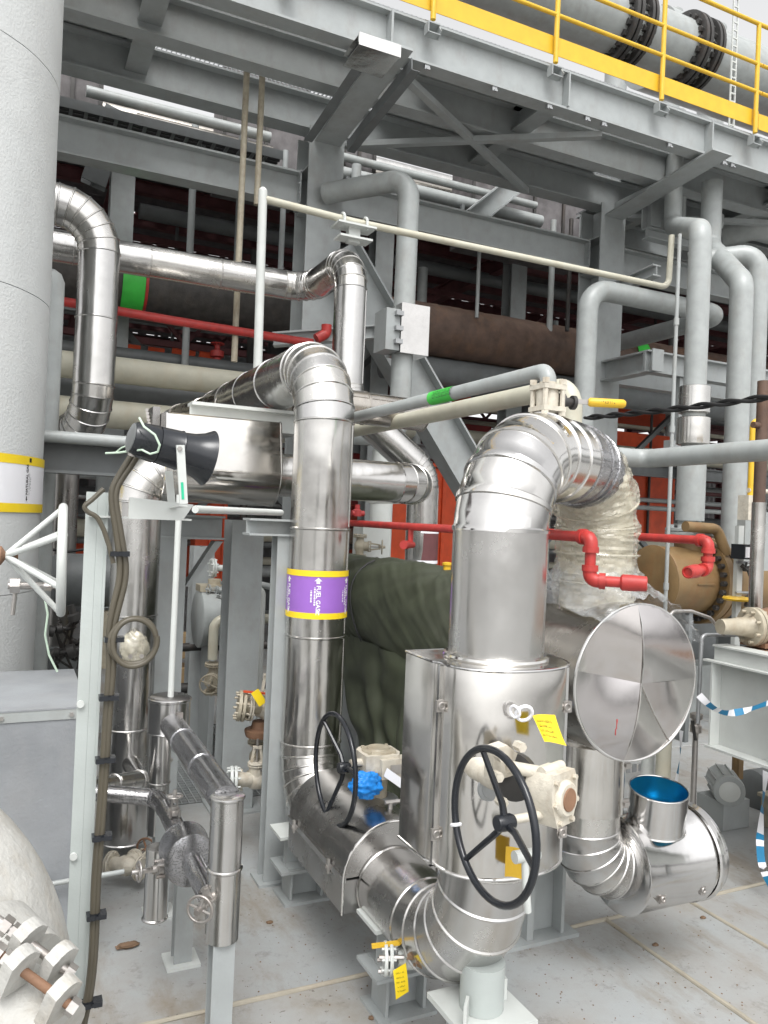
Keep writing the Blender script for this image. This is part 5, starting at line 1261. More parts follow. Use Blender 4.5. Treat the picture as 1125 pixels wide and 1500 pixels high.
for i, (px, py) in enumerate(((171, 811), (163, 936), (155, 1021), (150, 1112), (145, 1225), (137, 1340), (131, 1468))):
    q = at(px+4, py, Y=PY-.045)
    g = G().obox(q, ((1, 0, .02), (0, 1, 0), (0, 0, 1)), (.031, .017, .008)).box((q.x-.03, q.y-.024, q.z-.008), (q.x-.004, q.y-.018, q.z+.008)).box((q.x+.004, q.y-.024, q.z-.008), (q.x+.03, q.y-.018, q.z+.008)).hexbolt((q.x, q.y-.018, q.z), (0, -1, 0), .006, .008)
    single(g, 'cable_clamp', 'black_plastic', 'black cable clamp on the white post, %s from the top' % ('first', 'second', 'third', 'fourth', 'fifth', 'sixth', 'seventh')[i], 'clamp', 'black clamps down the white post', smooth=0)

# ---- thin wet piping in front
XW = .8
wt = thing('insulated_pipe', 'thin rain wet clad pipe running from the small pot to an upright end in front', 'pipe', (XW, 3.24, .3))
v0 = at(333, 1190, X=XW); ztp = at(332, 1175, X=XW).z; zbt = at(330, 1385, X=XW).z
yv = v0.y
py1 = pot.y
clad_pipe(wt, [(pot.x, py1+.02, ztp-.02), (XW, yv+.03, ztp)], .06, .005, 'clad_wet', seg=1, sheet=.42, n=32, bead=.006, caps=(True, True))
clad_pipe(wt, [(XW, yv, ztp+.03), (XW, yv, zbt)], .062, .005, 'clad', seg=1, sheet=.24, n=36, bead=.006, caps=(True, True))
pt_ = thing('small_pot', 'small shiny lidded pot with a white rod standing in it', 'pot', (pot.x, pot.y, pot.z-.13))
G().lathe((pot.x, pot.y, pot.z-.1), (0, 0, 1), [(0, .112), (.006, .116), (.012, .112), (.17, .112), (.176, .117), (.186, .117), (.19, .112)], 44).build('pot_body', 'clad', pt_)
G().lathe((pot.x, pot.y, pot.z+.0905), (0, 0, 1), [(0, .108), (.006, .1)], 44).build('lid', 'clad_dark', pt_)
G().box((pot.x+.02, pot.y-.125, pot.z-.02), (pot.x+.05, pot.y-.112, pot.z+.03)).build('latch', 'bolt_steel', pt_, smooth=0)
t = thing('insulated_pipe', 'thin clad upright pipe below the small pot, between riser and wet pipe', 'pipe', (pot.x-.02, pot.y+.05, .2))
clad_pipe(t, [(pot.x-.03, pot.y+.04, pot.z-.1), (pot.x-.03, pot.y+.04, .42)], .055, .1, 'clad', sheet=.3, n=28, caps=(True, True))
sp_ = thing('wet_post', 'square grey post under the upright wet pipe end, nearest the camera', 'post', (XW, yv, 0))
G().ibeam((XW, yv, .0), (XW, yv, zbt-.002), .085, .085, .009, .007, up=(0, 1, 0)).build('column', 'grey_paint', sp_, smooth=0)
G().box((XW-.09, yv-.09, 0), (XW+.09, yv+.09, .012)).build('base_plate', 'grey_paint', sp_, smooth=0)
# lower wet line with fat pot
XL = .74
za_ = at(252, 1205, X=XL); zb2_ = at(300, 1300, X=XL); zc_ = (za_.z+zb2_.z)/2
t = thing('insulated_pipe', 'thin wet clad pipe low down with a fat drum in the middle and small valves', 'pipe', (XL, 3.7, .2))
clad_pipe(t, [(XL-.35, at(240, 1165, X=XL).y+.25, zc_+.02), (XL-.02, at(240, 1165, X=XL).y+.1, zc_), (XL, at(240, 1165, X=XL).y-.05, zc_), (XL, at(305, 1310, X=XL).y, zc_)], .042, .05, 'clad_wet', seg=2, sheet=.3, n=28, bead=.004, caps=(True, True))
yk = at(274, 1257, X=XL).y
G().lathe((XL, yk+.09, zc_), (0, -1, 0), [(0, .046), (.006, .104), (.012, .109), (.02, .105), (.16, .105), (.166, .111), (.174, .111), (.178, .103), (.19, .046)], 48).build('drum', 'clad_wet', t)
G().cyl((XL+.0, yk-.2, zc_-.01), (XW, yv+.0, zbt+.14), .038, n=20).build('tail_pipe', 'clad_dark', t)
def mini_valve(p, up, lab, s=.03):
    t = thing('needle_valve', lab, 'valve', p)
    p = V(p); u = V(up).normalized(); a, b = frame(u)
    G().lathe(p, u, [(0, s*.8), (s*.6, s*.9), (s*.7, s*.5), (s*1.3, s*.5)], 14).build('body', 'bolt_steel', t)
    g = G()
    for k in (-1, 1): g.bar(p+u*s*.7+a*s*.5*k, p+u*s*2.4+a*s*.35*k, s*.25, s*.25, b)
    g.bar(p+u*s*2.4-a*s*.5, p+u*s*2.4+a*s*.5, s*.3, s*.3, u); g.build('yoke', 'bolt_steel', t, smooth=0)
    for x, y in ((1, 1), (1, -1), (-1, 1), (-1, -1)): G().hexbolt(p+a*x*s*.7+b*y*s*.7-u*s*.2, u, s*.22, s*1.1).build('bolt', 'bolt_steel', t)
    handwheel(t, p+u*s*2.9, u, s*1.15, s*.14, 'bolt_steel', 0, 4, .3, 'wheel_rim')
mini_valve((XL, at(255, 1195, X=XL).y, zc_+.05), (0, 0, 1), 'tiny upright valve on the low wet pipe behind its fat drum')
mini_valve((XL-.1, yk+.02, zc_-.06), (-1, -.1, .05), 'tiny valve pointing left from under the fat wet drum', .034)
mini_valve((XL+.02, at(303, 1296, X=XL).y-.03, zc_-.0), (-.6, -.8, 0), 'tiny dark valve at the front end of the low wet pipe', .042)
mini_valve((xl+.17, YP-.25, at(207, 1135, Y=YP-.25).z), (.3, -.2, 1), 'tiny valve on the short branch from the shiny riser', .034)
t = thing('insulated_pipe', 'short clad branch stub from the shiny riser towards the low wet pipe', 'pipe', (xl, YP, .5))
q = at(205, 1155, Y=4.6); clad_pipe(t, [(xl, YP, q.z), (q.x+.02, 4.75, q.z), (XL-.35, at(240, 1165, X=XL).y+.28, zc_+.03)], .05, .06, 'clad', seg=2, sheet=.3, n=24)
t = thing('insulated_pipe', 'small upright clad bottle standing low behind the fat wet drum', 'pipe', (XL-.08, yk+.2, .12))
q = at(255, 1330, X=XL-.06); clad_pipe(t, [(XL-.09, yk+.2, at(255, 1340, Y=yk+.2).z), (XL-.09, yk+.2, zc_-.04)], .052, .1, 'clad', sheet=.5, n=28, caps=(True, True))
for px, py, hh, lb in ((265, 1408, None, 'grey post under the fat wet drum'), (232, 1338, None, 'grey post beside the small upright clad bottle')):
    q = at(px, py, Z=0); tt = thing('pipe_post', lb, 'post', (q.x, q.y, 0))
    G().ibeam((q.x, q.y, .014), (q.x, q.y, zc_-.06), .085, .085, .009, .007, up=(0, 1, 0)).build('column', 'grey_paint', tt, smooth=0)
    G().box((q.x-.08, q.y-.08, 0), (q.x+.08, q.y+.08, .013)).build('base_plate', 'white_paint', tt, smooth=0)

# ---- far left: vessel, box, clamp connector, white wheel
VY = 6.0; VR = .85
ve_ = at(62, 700, Y=VY); vx = ve_.x-VR*1.0
vs = thing('vessel', 'huge pale grey vertical vessel with a natural gas band at the left edge', 'vessel', (vx, VY, 0))
def vesselskin(z0, z1, n=72, m_=30):
    rs = []
    for i in range(m_+1):
        z = z0+(z1-z0)*i/m_
        rs.append([(vx+(VR+.004*nz(math.cos(2*PI*k/n)*5, math.sin(2*PI*k/n)*5, z*1.6))*math.cos(2*PI*k/n), VY+(VR+.004*nz(math.cos(2*PI*k/n)*5+7, math.sin(2*PI*k/n)*5, z*1.6))*math.sin(2*PI*k/n), z) for k in range(n)])
    return G().rings(rs, (False, True))
for i, (z0, z1) in enumerate(((0, 1.62), (1.624, 3.55), (3.554, 5.05), (5.054, 7.2), (7.204, 10.5))): vesselskin(z0, z1).build('shell_course', 'vessel_paint', vs, smooth=60)
lz1 = at(30, 676, Y=VY-.8).z; lz0 = at(30, 738, Y=VY-.8).z
lb = G().cyl((vx, VY, lz0), (vx, VY, lz1), VR+.008, n=72, caps=(False, False)).build('white_label', 'white_label', vs)
for z in (lz0-.055, lz1-.002): G().cyl((vx, VY, z), (vx, VY, z+.057), VR+.01, n=72, caps=(False, False)).build('yellow_band', 'yellow_tape', lb)
tq = at(36, 720, D=5.4); th0 = math.atan2(tq.y-VY, tq.x-vx)
# place text near the visible right edge
th0 = -.5
def onves(x, y): return V((vx+(VR+.0105)*math.cos(th0-y/VR), VY+(VR+.0105)*math.sin(th0-y/VR), lz0+.06+x*.9))
g = G(); text_mesh(g, 'NATURAL GAS', .033, onves, .0008)
g.add([onves(x, y) for x, y in ((-.045, .01), (-.03, .022), (-.03, -.002))], [(0, 1, 2)]); g.add([onves(x, y) for x, y in ((-.03, .015), (-.012, .015), (-.012, .005), (-.03, .005))], [(0, 1, 2, 3)])
strokes(g, lambda x, y: onves(x, y-.02), .16, .01, 8); strokes(g, lambda x, y: onves(x+.03, y-.036), .1, .01, 9)
g.add([onves(x, y) for x, y in ((.235, -.035), (.265, -.035), (.265, -.008), (.235, -.008))], [(0, 1, 2, 3)])
g.build('label_print', 'black_print', lb, smooth=0)
# grey metal box
gb = thing('equipment_box', 'large grey sheet metal box low at the left edge', 'box', (-.3, 4.5, 0))
fr = at(125, 1036, D=3.75); zt4 = fr.z
G().box((-2.2, fr.y, .02), (fr.x, fr.y+.92, zt4-.004)).build('body', 'box_paint', gb, smooth=0)
G().box((-2.21, fr.y-.008, zt4-.002), (fr.x+.008, fr.y+.93, zt4+.006)).build('lid', 'box_paint', gb, smooth=0)
G().box((-2.2, fr.y-.006, zt4-.05), (fr.x+.002, fr.y-.001, zt4-.003)).build('lid_edge', 'grey_pipe', gb, smooth=0)
for k in range(6): G().hexbolt((fr.x-.06-k*.3, fr.y-.002, zt4-.028), (0, -1, 0), .011, .012).build('screw', 'bolt_steel', gb)
for k in range(3): G().box((fr.x-.002, fr.y+.12+k*.3, zt4-.16), (fr.x+.012, fr.y+.19+k*.3, zt4-.1)).build('hinge', 'grey_pipe', gb, smooth=0)
q = at(90, 1290, Y=fr.y-.05); pipe('thin_tube', [(q.x-.5, fr.y-.05, q.z-.02), (q.x+.28, fr.y-.05, q.z)], .012, .05, 'grey_pipe', 'thin grey tube along the front of the grey sheet metal box', n=10)
# beige elbow with bolted clamp, close to the camera
ec = at(-75, 1440, D=1.95)
el_ = thing('clamped_elbow', 'big rough beige pipe bend with bolted clamp in the lower left corner', 'pipe', (ec.x, ec.y, 0))
rE = .29
rgt = CR.copy(); rgt.z = 0; rgt.normalize()
base_ = V((ec.x, ec.y, 0))
ztopE = at(-40, 1105, D=1.95).z
P, _ = arc_path([base_, V((ec.x, ec.y, ztopE-rE)), V((ec.x, ec.y, ztopE-rE))-rgt*1.2], .36, 14)
G().tube(P, rE, 56).build('pipe_bend', 'beige_paint', el_)
cx_ = at(40, 1420, D=1.62)
fx = (CR*.8-CU*.46-FW*.36).normalized()         # bolt direction
fu = (CU-fx*CU.dot(fx)).normalized(); fs = fx.cross(fu)
def lug(px, py, d, s, w_=.034, h_=.047, t_=.014, nut=True, mat='beige_paint'):
    c = at(px, py, D=d)
    poly = [(-w_, -h_), (w_, -h_), (w_, h_*.6)]+[(w_*.75*math.cos(k*PI/8), h_*.6+h_*.4*math.sin(k*PI/8)) for k in range(1, 8)]+[(-w_, h_*.6)]
    G().prism(poly, c-fx*t_, fs, fu, fx*t_*2).build('clamp_lug', mat, el_, smooth=0)
for (l0_, l1_, d) in (((38, 1378), (84, 1412), 1.62), ((26, 1418), (88, 1462), 1.56)):
    lug(*l0_, d, 1); lug(*l1_, d, 1)
    p0 = at(l0_[0]-50, l0_[1]-37, D=d); p1 = at(l1_[0]+22, l1_[1]+16, D=d)
    G().cyl(p0, p1, .0095, n=12).build('stud', 'rust' if l0_[0] < 30 else 'bolt_steel', el_)
    ax = (p1-p0).normalized()
    for px, py in ((l0_[0]-22, l0_[1]-16), ):
        c = at(px, py, D=d); G().hexbolt(c-ax*.0, ax, .018, .018).build('nut', 'bolt_steel', el_)
        G().lathe(c+ax*.021, ax, [(0, .024), (.004, .024)], 18).build('washer', 'bolt_steel', el_)
        G().hexbolt(c-ax*.024, ax, .02, .02).build('nut', 'bolt_steel', el_)
    c = at(l1_[0]+13, l1_[1]+9, D=d); G().hexbolt(c, ax, .018, .018).build('nut', 'bolt_steel', el_)
cA = at(-30, 1480, D=1.75)
G().tube([cA-fx*.1, cA+fx*.02], [.2, .2], 44).build('hub', 'beige_paint', el_)
cB = at(28, 1500, D=1.62); G().tube([cB-fx*.07, cB-fx*.03, cB+fx*.08], [.09, .1, .1], 32).build('hub', 'beige_paint', el_)
G().obox(at(35, 1462, D=1.66), (fx, fs, fu), (.05, .03, .05)).build('clamp_block', 'beige_paint', el_, smooth=0)
# white wheel
WY = 4.55; wq = at(91, 820, Y=WY); wr_ = (at(100, 742, Y=WY).z-at(86, 902, Y=WY).z)/2-.012
ww = thing('hand_wheel', 'white welded hand wheel with cone of long spokes at the left', 'hand wheel', (wq.x, WY, wq.z-wr_))
hub = V((at(8, 814, Y=WY-.02).x, WY-.02, at(8, 814, Y=WY-.02).z))
G().torus((wq.x, WY, wq.z), (1, -.06, .02), wr_, .024, 56, 12).build('rim', 'white_paint', ww)
for k in range(6):
    a_ = 2*PI*k/6+.5; e = V((wq.x, WY+math.cos(a_)*wr_, wq.z+math.sin(a_)*wr_)); G().tube([hub, e], [.016, .016], 10).build('spoke', 'white_paint', ww)
G().lathe(hub-V((.1, 0, 0)), (1, 0, 0), [(0, .03), (.04, .03), (.05, .05), (.08, .05), (.1, .02), (.16, .018)], 18).build('hub', 'rust', ww)
G().cyl(hub-V((.5, 0, 0)), hub-V((.08, 0, 0)), .02, n=12).build('shaft', 'bolt_steel', ww)
q = at(35, 858, Y=4.75); g = G().cyl(q-V((.08, 0, 0)), q+V((.2, 0, 0)), .02, n=12).hexbolt(q-V((.07, 0, 0)), (1, 0, 0), .045, .05).hexbolt(q+V((.1, 0, 0)), (1, 0, 0), .032, .04).cyl(q-V((.04, 0, .0)), q-V((.05, 0, .16)), .012, n=8)
single(g, 'impulse_tube', 'bolt_steel', 'short metal fitting under the hub of the white wheel', 'fitting')
P = [at(*p, Y=4.7) for p in ((66, 880), (70, 900), (66, 930), (72, 960), (84, 984))]
single(G().tube(arc_path(P, .05, 4)[0], .006, 8), 'loose_wire', 'wire_green', 'thin green wire hanging behind the white wheel', 'wire')
P = [at(*p, Y=4.72) for p in ((66, 880), (76, 884), (84, 892))]
single(G().tube(P, .006, 8), 'loose_wire', 'yellow_paint', 'short yellow wire end behind the white wheel', 'wire')
single(G().tube([at(58, 803, Y=7), at(100, 808, Y=7), at(142, 802, Y=7)], .012, 8), 'black_cable', 'black_rubber', 'thin black cable sagging behind the white wheel', 'cable')
# grey barrel & dark instrument clutter behind the wheel
q = at(118, 850, Y=7.4)
t = thing('grey_drum', 'dull grey horizontal drum behind the white wheel', 'drum', (q.x, 7.4, q.z))
G().lathe((q.x-.28, 7.4, q.z), (1, 0, 0), [(0, .1), (.03, .2), (.07, .23), (.2, .235), (.6, .235)], 36).build('shell', 'grey_dark', t); G().torus((q.x+.05, 7.4, q.z), (1, 0, 0), .237, .012, 36, 8).build('hoop', 'grey_pipe', t)
single(G().box((q.x+.12, 7.2, q.z-.75), (q.x+.42, 7.5, q.z-.26)).box((q.x+.1, 7.19, q.z-.5), (q.x+.44, 7.51, q.z-.47)), 'beige_cabinet', 'valve_beige', 'dull beige cabinet below the grey drum at the left', 'cabinet', smooth=0)
g = G(); q_ = random.Random(12)
for k in range(16):
    c = at(q_.uniform(78, 125), q_.uniform(895, 975), Y=6.9+q_.uniform(-.2, .2)); s = q_.uniform(.02, .06)
    g.lathe(c-V((0, 0, s)), (q_.uniform(-1, 1), q_.uniform(-.3, .3), q_.uniform(0, 1)), [(0, s), (s, s), (s*1.2, s*.5), (s*2.5, s*.5)], 10)
    g.cyl(c, at(q_.uniform(78, 125), q_.uniform(930, 985), Y=7), .01, n=6)
t = thing('instrument_cluster', 'dark cluster of small fittings and tubes behind the grey sheet metal box', 'fittings', at(100, 985, Y=6.9)); g.build('fittings', 'dark_steel', t, kind='stuff')
single(G().box(at(62, 985, Y=7.3)-V((0, 0, .5)), at(140, 940, Y=7.6)), 'dark_skid', 'grey_dark', 'dark steel skid behind the grey sheet metal box', 'skid', smooth=0)

# ---- grey vessel and valves between the support columns
GY = 7.2; gq = at(330, 905, Y=GY); x0 = at(288, 905, Y=GY).x; x1 = at(380, 905, Y=GY).x
t = thing('grey_vessel', 'grey horizontal vessel standing behind the left support columns', 'vessel', ((x0+x1)/2, GY, gq.z-.35))
G().lathe((x0, GY, gq.z), (1, 0, 0), [(0, .245), (.015, .265), (.05, .265), (.052, .25), (x1-x0-.14, .25), (x1-x0-.07, .2), (x1-x0-.02, .09)], 48).build('shell', 'grey_pipe', t)
for dx in (.1, .5): G().box((x0+dx, GY-.2, .0), (x0+dx+.05, GY+.2, gq.z-.2)).build('saddle', 'grey_paint', t, smooth=0)
G().cyl((x0+.15, GY, gq.z+.2), (x0+.15, GY, gq.z+.36), .06, n=16).box((x0-.0, GY-.1, gq.z+.25), (x0+.3, GY+.1, gq.z+.31)).build('nozzle', 'valve_beige', t)
q = at(312, 945, Y=6.7)
pipe('cream_bend', [(q.x+.5, 6.7, q.z+.22), (q.x, 6.7, q.z+.22), (q.x, 6.7, q.z-.12)], .042, .09, 'cream_pipe', 'cream bent pipe in front of the grey vessel', n=16)
gate_valve('gate_valve', 'beige flanged valve with wheel under the cream bend', at(313, 985, Y=6.7)+V((0, 0, -.05)), (0, 0, 1), (-.35, -.93, 0), .13, 'valve_beige', 'valve_beige')
gate_valve('gate_valve', 'small pale valve with upright wheel at the top of the grey vessel', at(327, 865, Y=6.75), (.3, .2, 1), (-1, -.2, .1), .07, 'grey_pipe', 'grey_pipe')
q = at(312, 832, Y=7.3); g = flange(G(), q, (1, 0, 0), .09, .018, 6, n=20); g.cyl(q, q+V((.4, 0, 0)), .03, n=12); single(g, 'flanged_stub', 'white_paint', 'small white flanged stub above the grey vessel', 'pipe')
single(G().box(at(262, 965, Y=8.2), at(284, 925, Y=8.5)).box(at(262, 1010, Y=8.2)-V((0, .0, 0)), at(284, 970, Y=8.5)), 'wooden_crate', 'wood', 'wooden crate boards seen behind the left support column', 'crate', smooth=0)
g = G()
for k in range(4): g.cyl((x0+.1+k*.3, 7.6, 0), (x0+.1+k*.3, 7.6, 1.2), .03, n=10)
g.cyl((x0-.3, 7.6, .5), (x0+1.5, 7.6, .5), .05, n=14).cyl((x0-.3, 7.55, .9), (x0+1.5, 7.55, .9), .04, n=14)
single(g, 'pipe_manifold', 'dark_steel', 'dark pipe manifold low behind the grey vessel', 'manifold')
q = at(395, 900, Y=7); q2 = at(398, 860, Y=7.0)
for i, (px, lb) in enumerate(((381, 'left slim pale pipe between the support columns'), (407, 'right slim pale pipe beside the slender support'))):
    q = at(px, 960, Y=6.6); pipe('slim_pipe', [(q.x, 6.6, .0), (q.x, 6.6, 1.55), (q.x-.25, 6.6, 1.6)], .028, .08, 'white_paint' if i == 0 else 'grey_pipe', lb, n=12)
# flanged valves between the middle and slender supports
gv1 = at(392, 1040, D=5.2)
t = gate_valve('control_valve', 'beige flanged ball valve with yellow tag left of the labelled riser', gv1, (.99, -.1, -.12), (0, .1, 1), .13, 'valve_cream', 'valve_beige', wheel=False)
fq = at(354, 1034, D=5.12); flange(G(), fq, (.97, -.2, -.1), .1, .022, 8, n=28).build('end_flange', 'valve_beige', t); G().cyl(fq, gv1, .045, n=16).build('neck', 'valve_beige', t)
gate_valve('globe_valve', 'rusty brown valve standing under the beige ball valve', at(378, 1110, D=5.3), (0, 0, 1), (-.2, -1, 0), .12, 'valve_beige', 'rust', wheel=False)
q = at(380, 1078, D=5.2); single(G().lathe(q, (0, 0, 1), [(0, .09), (.03, .1), (.045, .1), (.05, .06), (.1, .05)], 24), 'rusty_flange', 'rust', 'rusty flange between the beige ball valve and the valve below', 'flange')
gv3 = at(375, 1142, D=5.1)
t = gate_valve('gate_valve', 'pale flanged valve low beside the middle support column', gv3, (.98, -.2, 0), (0, 0, 1), .12, 'valve_cream', 'valve_cream', wheel=False)
fq = at(342, 1142, D=5.0); flange(G(), fq, (.98, -.2, 0), .085, .02, 8, n=28).build('end_flange', 'white_paint', t); G().cyl(fq, gv3, .045, n=16).build('neck', 'valve_cream', t)
q = at(379, 1022, D=5.05); single(G().obox(q, ((.5, -.2, -.8), (.7, .1, .4), (0, 1, .1)), (.05, .028, .002)), 'yellow_tag', 'yellow_tape', 'yellow tag hanging on the beige ball valve', 'tag', smooth=0)
q = at(372, 1013, D=5.1); single(G().bar(q-V((.07, 0, -.005)), q+V((.07, -.02, -.012)), .02, .012), 'orange_lever', 'orange_panel', 'short orange valve lever above the yellow tag on the beige valve', 'lever', smooth=0)
# white flanged valve + tag at the front support
fv = at(572, 1404, D=3.2)
t = thing('drain_valve', 'white flanged drain valve hanging by the front stool', 'valve', fv-V((0, 0, .07)))
axv = V((.93, -.35, 0)).normalized()
flange(G(), fv-axv*.01, axv, .065, .014, 8, .008, 32).build('flange', 'white_paint', t)
G().lathe(fv+axv*.03, axv, [(0, .03), (.03, .03), (.035, .042), (.11, .042), (.115, .03), (.2, .028)], 20).build('valve_body', 'white_paint', t)
G().cyl(fv+axv*.07, fv+axv*.07+V((0, 0, .075)), .014, n=10).build('stem', 'bolt_steel', t)
G().bar(fv+axv*.08+V((0, 0, .07)), fv-axv*.07+V((-.01, 0, .052)), .02, .012).build('lever', 'yellow_paint', t)
for k in range(4): G().hexbolt(fv-axv*.05+V((0, 0, 0))+V((-.35, -.93, 0))*.045*math.cos(k*1.57+.6)+V((0, 0, .045*math.sin(k*1.57+.6))), axv, .009, .1).build('bolt', 'bolt_steel', t)
q = at(584, 1442, D=3.12); g = G().grid(lambda u, v: q+V((-.028+.056*u+.018*v, -.004*math.sin(v*3), .06-.118*v+.02*u)), 4, 8)
ob = single(g, 'yellow_tag', 'yellow_tape', 'bright yellow tag hanging from the white drain valve', 'tag')
g = G()
for j in range(5): strokes(g, lambda x, y, j=j: q+V((-.02+x+.018*(j+1)/7, -.003-.004*math.sin((j+1)/7*3), .045-.018*j+y)), .035, .006, 40+j)
g.build('tag_print', 'black_print', ob, smooth=0)
cw = at(632, 1394, D=3.15); single(crumple(cw, (.085, .05, .06), 14, .4, 26), 'cloth_wrapping', 'rag', 'brown cloth wrapped round the pipe end at the drain valve', 'cloth', smooth=60)
# rags, chips on the floor
q = at(187, 1388, Z=0); single(crumple(q+V((0, 0, .012)), (.055, .022, .013), 8, .5, 18), 'rag', 'rag', 'small brown rag lying on the floor right of the cable post', 'rag', smooth=60)
for i, (px, py) in enumerate(((395, 1352), (545, 1050 if 0 else 1492), (1030, 1345), (960, 1385))):
    q = at(px, py, Z=0); single(crumple(q+V((0, 0, .004)), (.018, .012, .007), 20+i, .5, 10), 'debris', 'rag', 'tiny dark crumb of debris on the pale floor', 'debris', 'debris on the floor', smooth=60)
t = thing('floor_grit', 'scattered dark grit on the floor in front of the stools', 'grit', (1.6, 3.2, 0)); g = G(); q_ = random.Random(5)
for k in range(260):
    px, py = q_.uniform(360, 1100), q_.uniform(1330, 1500)
    q = at(px, py, Z=0); s = q_.uniform(.0015, .005); g.lathe(q, (0, 0, 1), [(0, s), (s*.6, s*.7)], 5)
g.build('grit', 'rag', t, kind='stuff', smooth=0); t['kind'] = 'stuff'

# ---- right: brown exchanger, skid, instruments, tape
BY = 6.3; bq = at(1005, 850, Y=BY); bx0 = at(975, 850, Y=BY-.2).x; rb_ = .36
be = thing('brown_exchanger', 'rusty tan horizontal exchanger with a bolted flange behind the drum', 'heat exchanger', (bq.x, BY, bq.z-rb_))
G().lathe((bx0-.02, BY, bq.z), (1, 0, 0), [(0, .02), (.006, rb_*.6), (.02, rb_-.02), (.03, rb_), (.62, rb_)], 56, (True, False)).build('channel_head', 'brown_vessel', be)
G().torus((bx0+.02, BY, bq.z), (1, 0, 0), rb_+.002, .01, 56, 8).build('weld_ring', 'brown_vessel', be)
G().lathe((bx0+.62, BY, bq.z), (1, 0, 0), [(0, rb_), (.001, .47), (.09, .47), (.091, .44), (.11, .44), (.112, .47), (.2, .47), (.201, .36), (1.6, .36)], 56).build('girth_flange', 'brown_vessel', be)
for k in range(28):
    a_ = 2*PI*k/28; G().hexbolt((bx0+.57, BY+math.cos(a_)*.415, bq.z+math.sin(a_)*.415), (1, 0, 0), .03, .05).build('bolt', 'dark_steel', be)
G().lathe((x6, BY, bq.z+.3), (0, 0, 1), [(0, .15), (f6-bq.z-.36, .15), (f6-bq.z-.35, .25), (f6-bq.z-.3-.04, .25)], 32).build('nozzle', 'brown_vessel', be)
for dx in (.3, 1.3): G().box((bx0+dx, BY-.25, 0), (bx0+dx+.05, BY+.25, bq.z-.3)).build('saddle', 'grey_dark', be, smooth=0)
G().box((bx0+.28, BY-rb_-.012, bq.z-.02), (bx0+.52, BY-rb_+.02, bq.z-.005)).build('name_bracket', 'brown_vessel', be, smooth=0)
q = at(1040, 777, Y=6.0); pipe('tan_pipe', [(q.x-.35, 6.0, q.z+.03), (q.x+.1, 6.0, q.z+.02), (q.x+.2, 5.95, q.z-.25)], .055, .1, 'brown_vessel', 'tan pipe bend beside the flange of the clamped riser', n=16)
# skid with white sides
SX = 4.3
sk = thing('equipment_skid', 'white painted steel skid frame with a rusty deck at the right edge', 'skid', (SX, 3, .6))
e0 = at(1046, 968, X=SX); zs_ = e0.z; yS = e0.y
G().box((SX-.05, .5, zs_-.004), (SX-.0, yS+.05, zs_+.008)).box((SX+.0, .5, zs_+.0085), (SX+.02, yS, zs_+.1)).box((SX-.02, .5, zs_+.1005), (SX+.12, yS+.0, zs_+.112)).build('edge_channel', 'white_paint', sk, smooth=0)
G().box((SX+.13, .6, zs_+.02), (SX+2.6, yS-.05, zs_+.1)).build('deck_plate', 'rust', sk, smooth=0)
zlo = at(1062, 1100, X=SX).z
G().box((SX+.04, .5, zlo), (SX+.055, yS-.02, zs_-.006)).build('web', 'white_paint', sk, smooth=0)
for y in (yS-.03, yS-.55, yS-1.2): G().box((SX-.045, y, zlo+.016), (SX+.039, y+.014, zs_-.006)).build('rib', 'white_paint', sk, smooth=0)
G().box((SX-.06, .5, zlo), (SX+.039, yS+.0, zlo+.015)).build('bottom_flange', 'white_paint', sk, smooth=0)
G().box((SX+.056, yS-.035, zlo+.001), (SX+2.6, yS-.02, zs_-.007)).build('end_web', 'white_paint', sk, smooth=0)
for x in (SX+.5, SX+2.2):
    for y in (yS-.3, 1.0): G().box((x, y, 0), (x+.12, y+.12, zlo-.001)).build('leg', 'grey_paint', sk, smooth=0)
# pump end and flange on the skid
fl_ = at(1103, 918, Y=3.7)
pf = thing('pump', 'dirty tan flanged pump end on the rusty skid deck', 'pump', (fl_.x, 3.7, zs_+.1))
flange(G(), fl_, (1, -.15, 0), .13, .03, 8, n=36).build('flange', 'valve_beige', pf)
G().lathe(fl_-V((.26, -.04, 0)), (1, -.15, 0), [(0, .05), (.1, .055), (.2, .065), (.24, .09)], 24).build('suction_neck', 'valve_beige', pf)
G().lathe(fl_+V((.04, 0, 0)), (1, -.15, 0), [(0, .11), (.2, .15), (.5, .16), (.6, .1)], 32).build('casing', 'rust', pf)
G().box((fl_.x+.0, 3.6, zs_+.112), (fl_.x+.4, 3.8, fl_.z-.1)).build('pedestal', 'rust', pf, smooth=0)
P = [at(*p, Y=3.9) for p in ((980, 905), (985, 895), (1012, 895), (1040, 905), (1060, 930))]
single(G().tube(arc_path(P, .06, 5)[0], .012, 10), 'thin_tube', 'bolt_steel', 'thin curved silver tube right of the round drum', 'tube')
P = [at(*p, Y=3.95) for p in ((1022, 1060), (1028, 930), (1095, 930))]
single(G().tube(arc_path(P, .04, 5)[0], .014, 10), 'thin_tube', 'galv', 'thin grey tube bent square beside the white skid', 'tube')
for z0_, z1_, r, nm, mt in ((0, 1.15, .018, 'pipe_stub', 'valve_beige'),):
    q = at(1018, 1100, Y=4.1); t = thing('sample_stand', 'thin metal standpipe with fittings right of the round drum', 'standpipe', (q.x, 4.1, 0))
    G().cyl((q.x, 4.1, 0), (q.x, 4.1, at(1018, 1045, Y=4.1).z), .02, n=14).build('tube', 'bolt_steel', t)
    zz = at(1018, 1050, Y=4.1).z
    G().lathe((q.x, 4.1, zz-.12), (0, 0, 1), [(0, .02), (.01, .04), (.06, .04), (.07, .03), (.1, .03), (.11, .045), (.14, .045), (.15, .02)], 12).build('fitting', 'bolt_steel', t)
    G().bar((q.x-.06, 4.08, zz-.02), (q.x-.02, 4.08, zz-.16), .02, .012).build('lever', 'dark_steel', t)
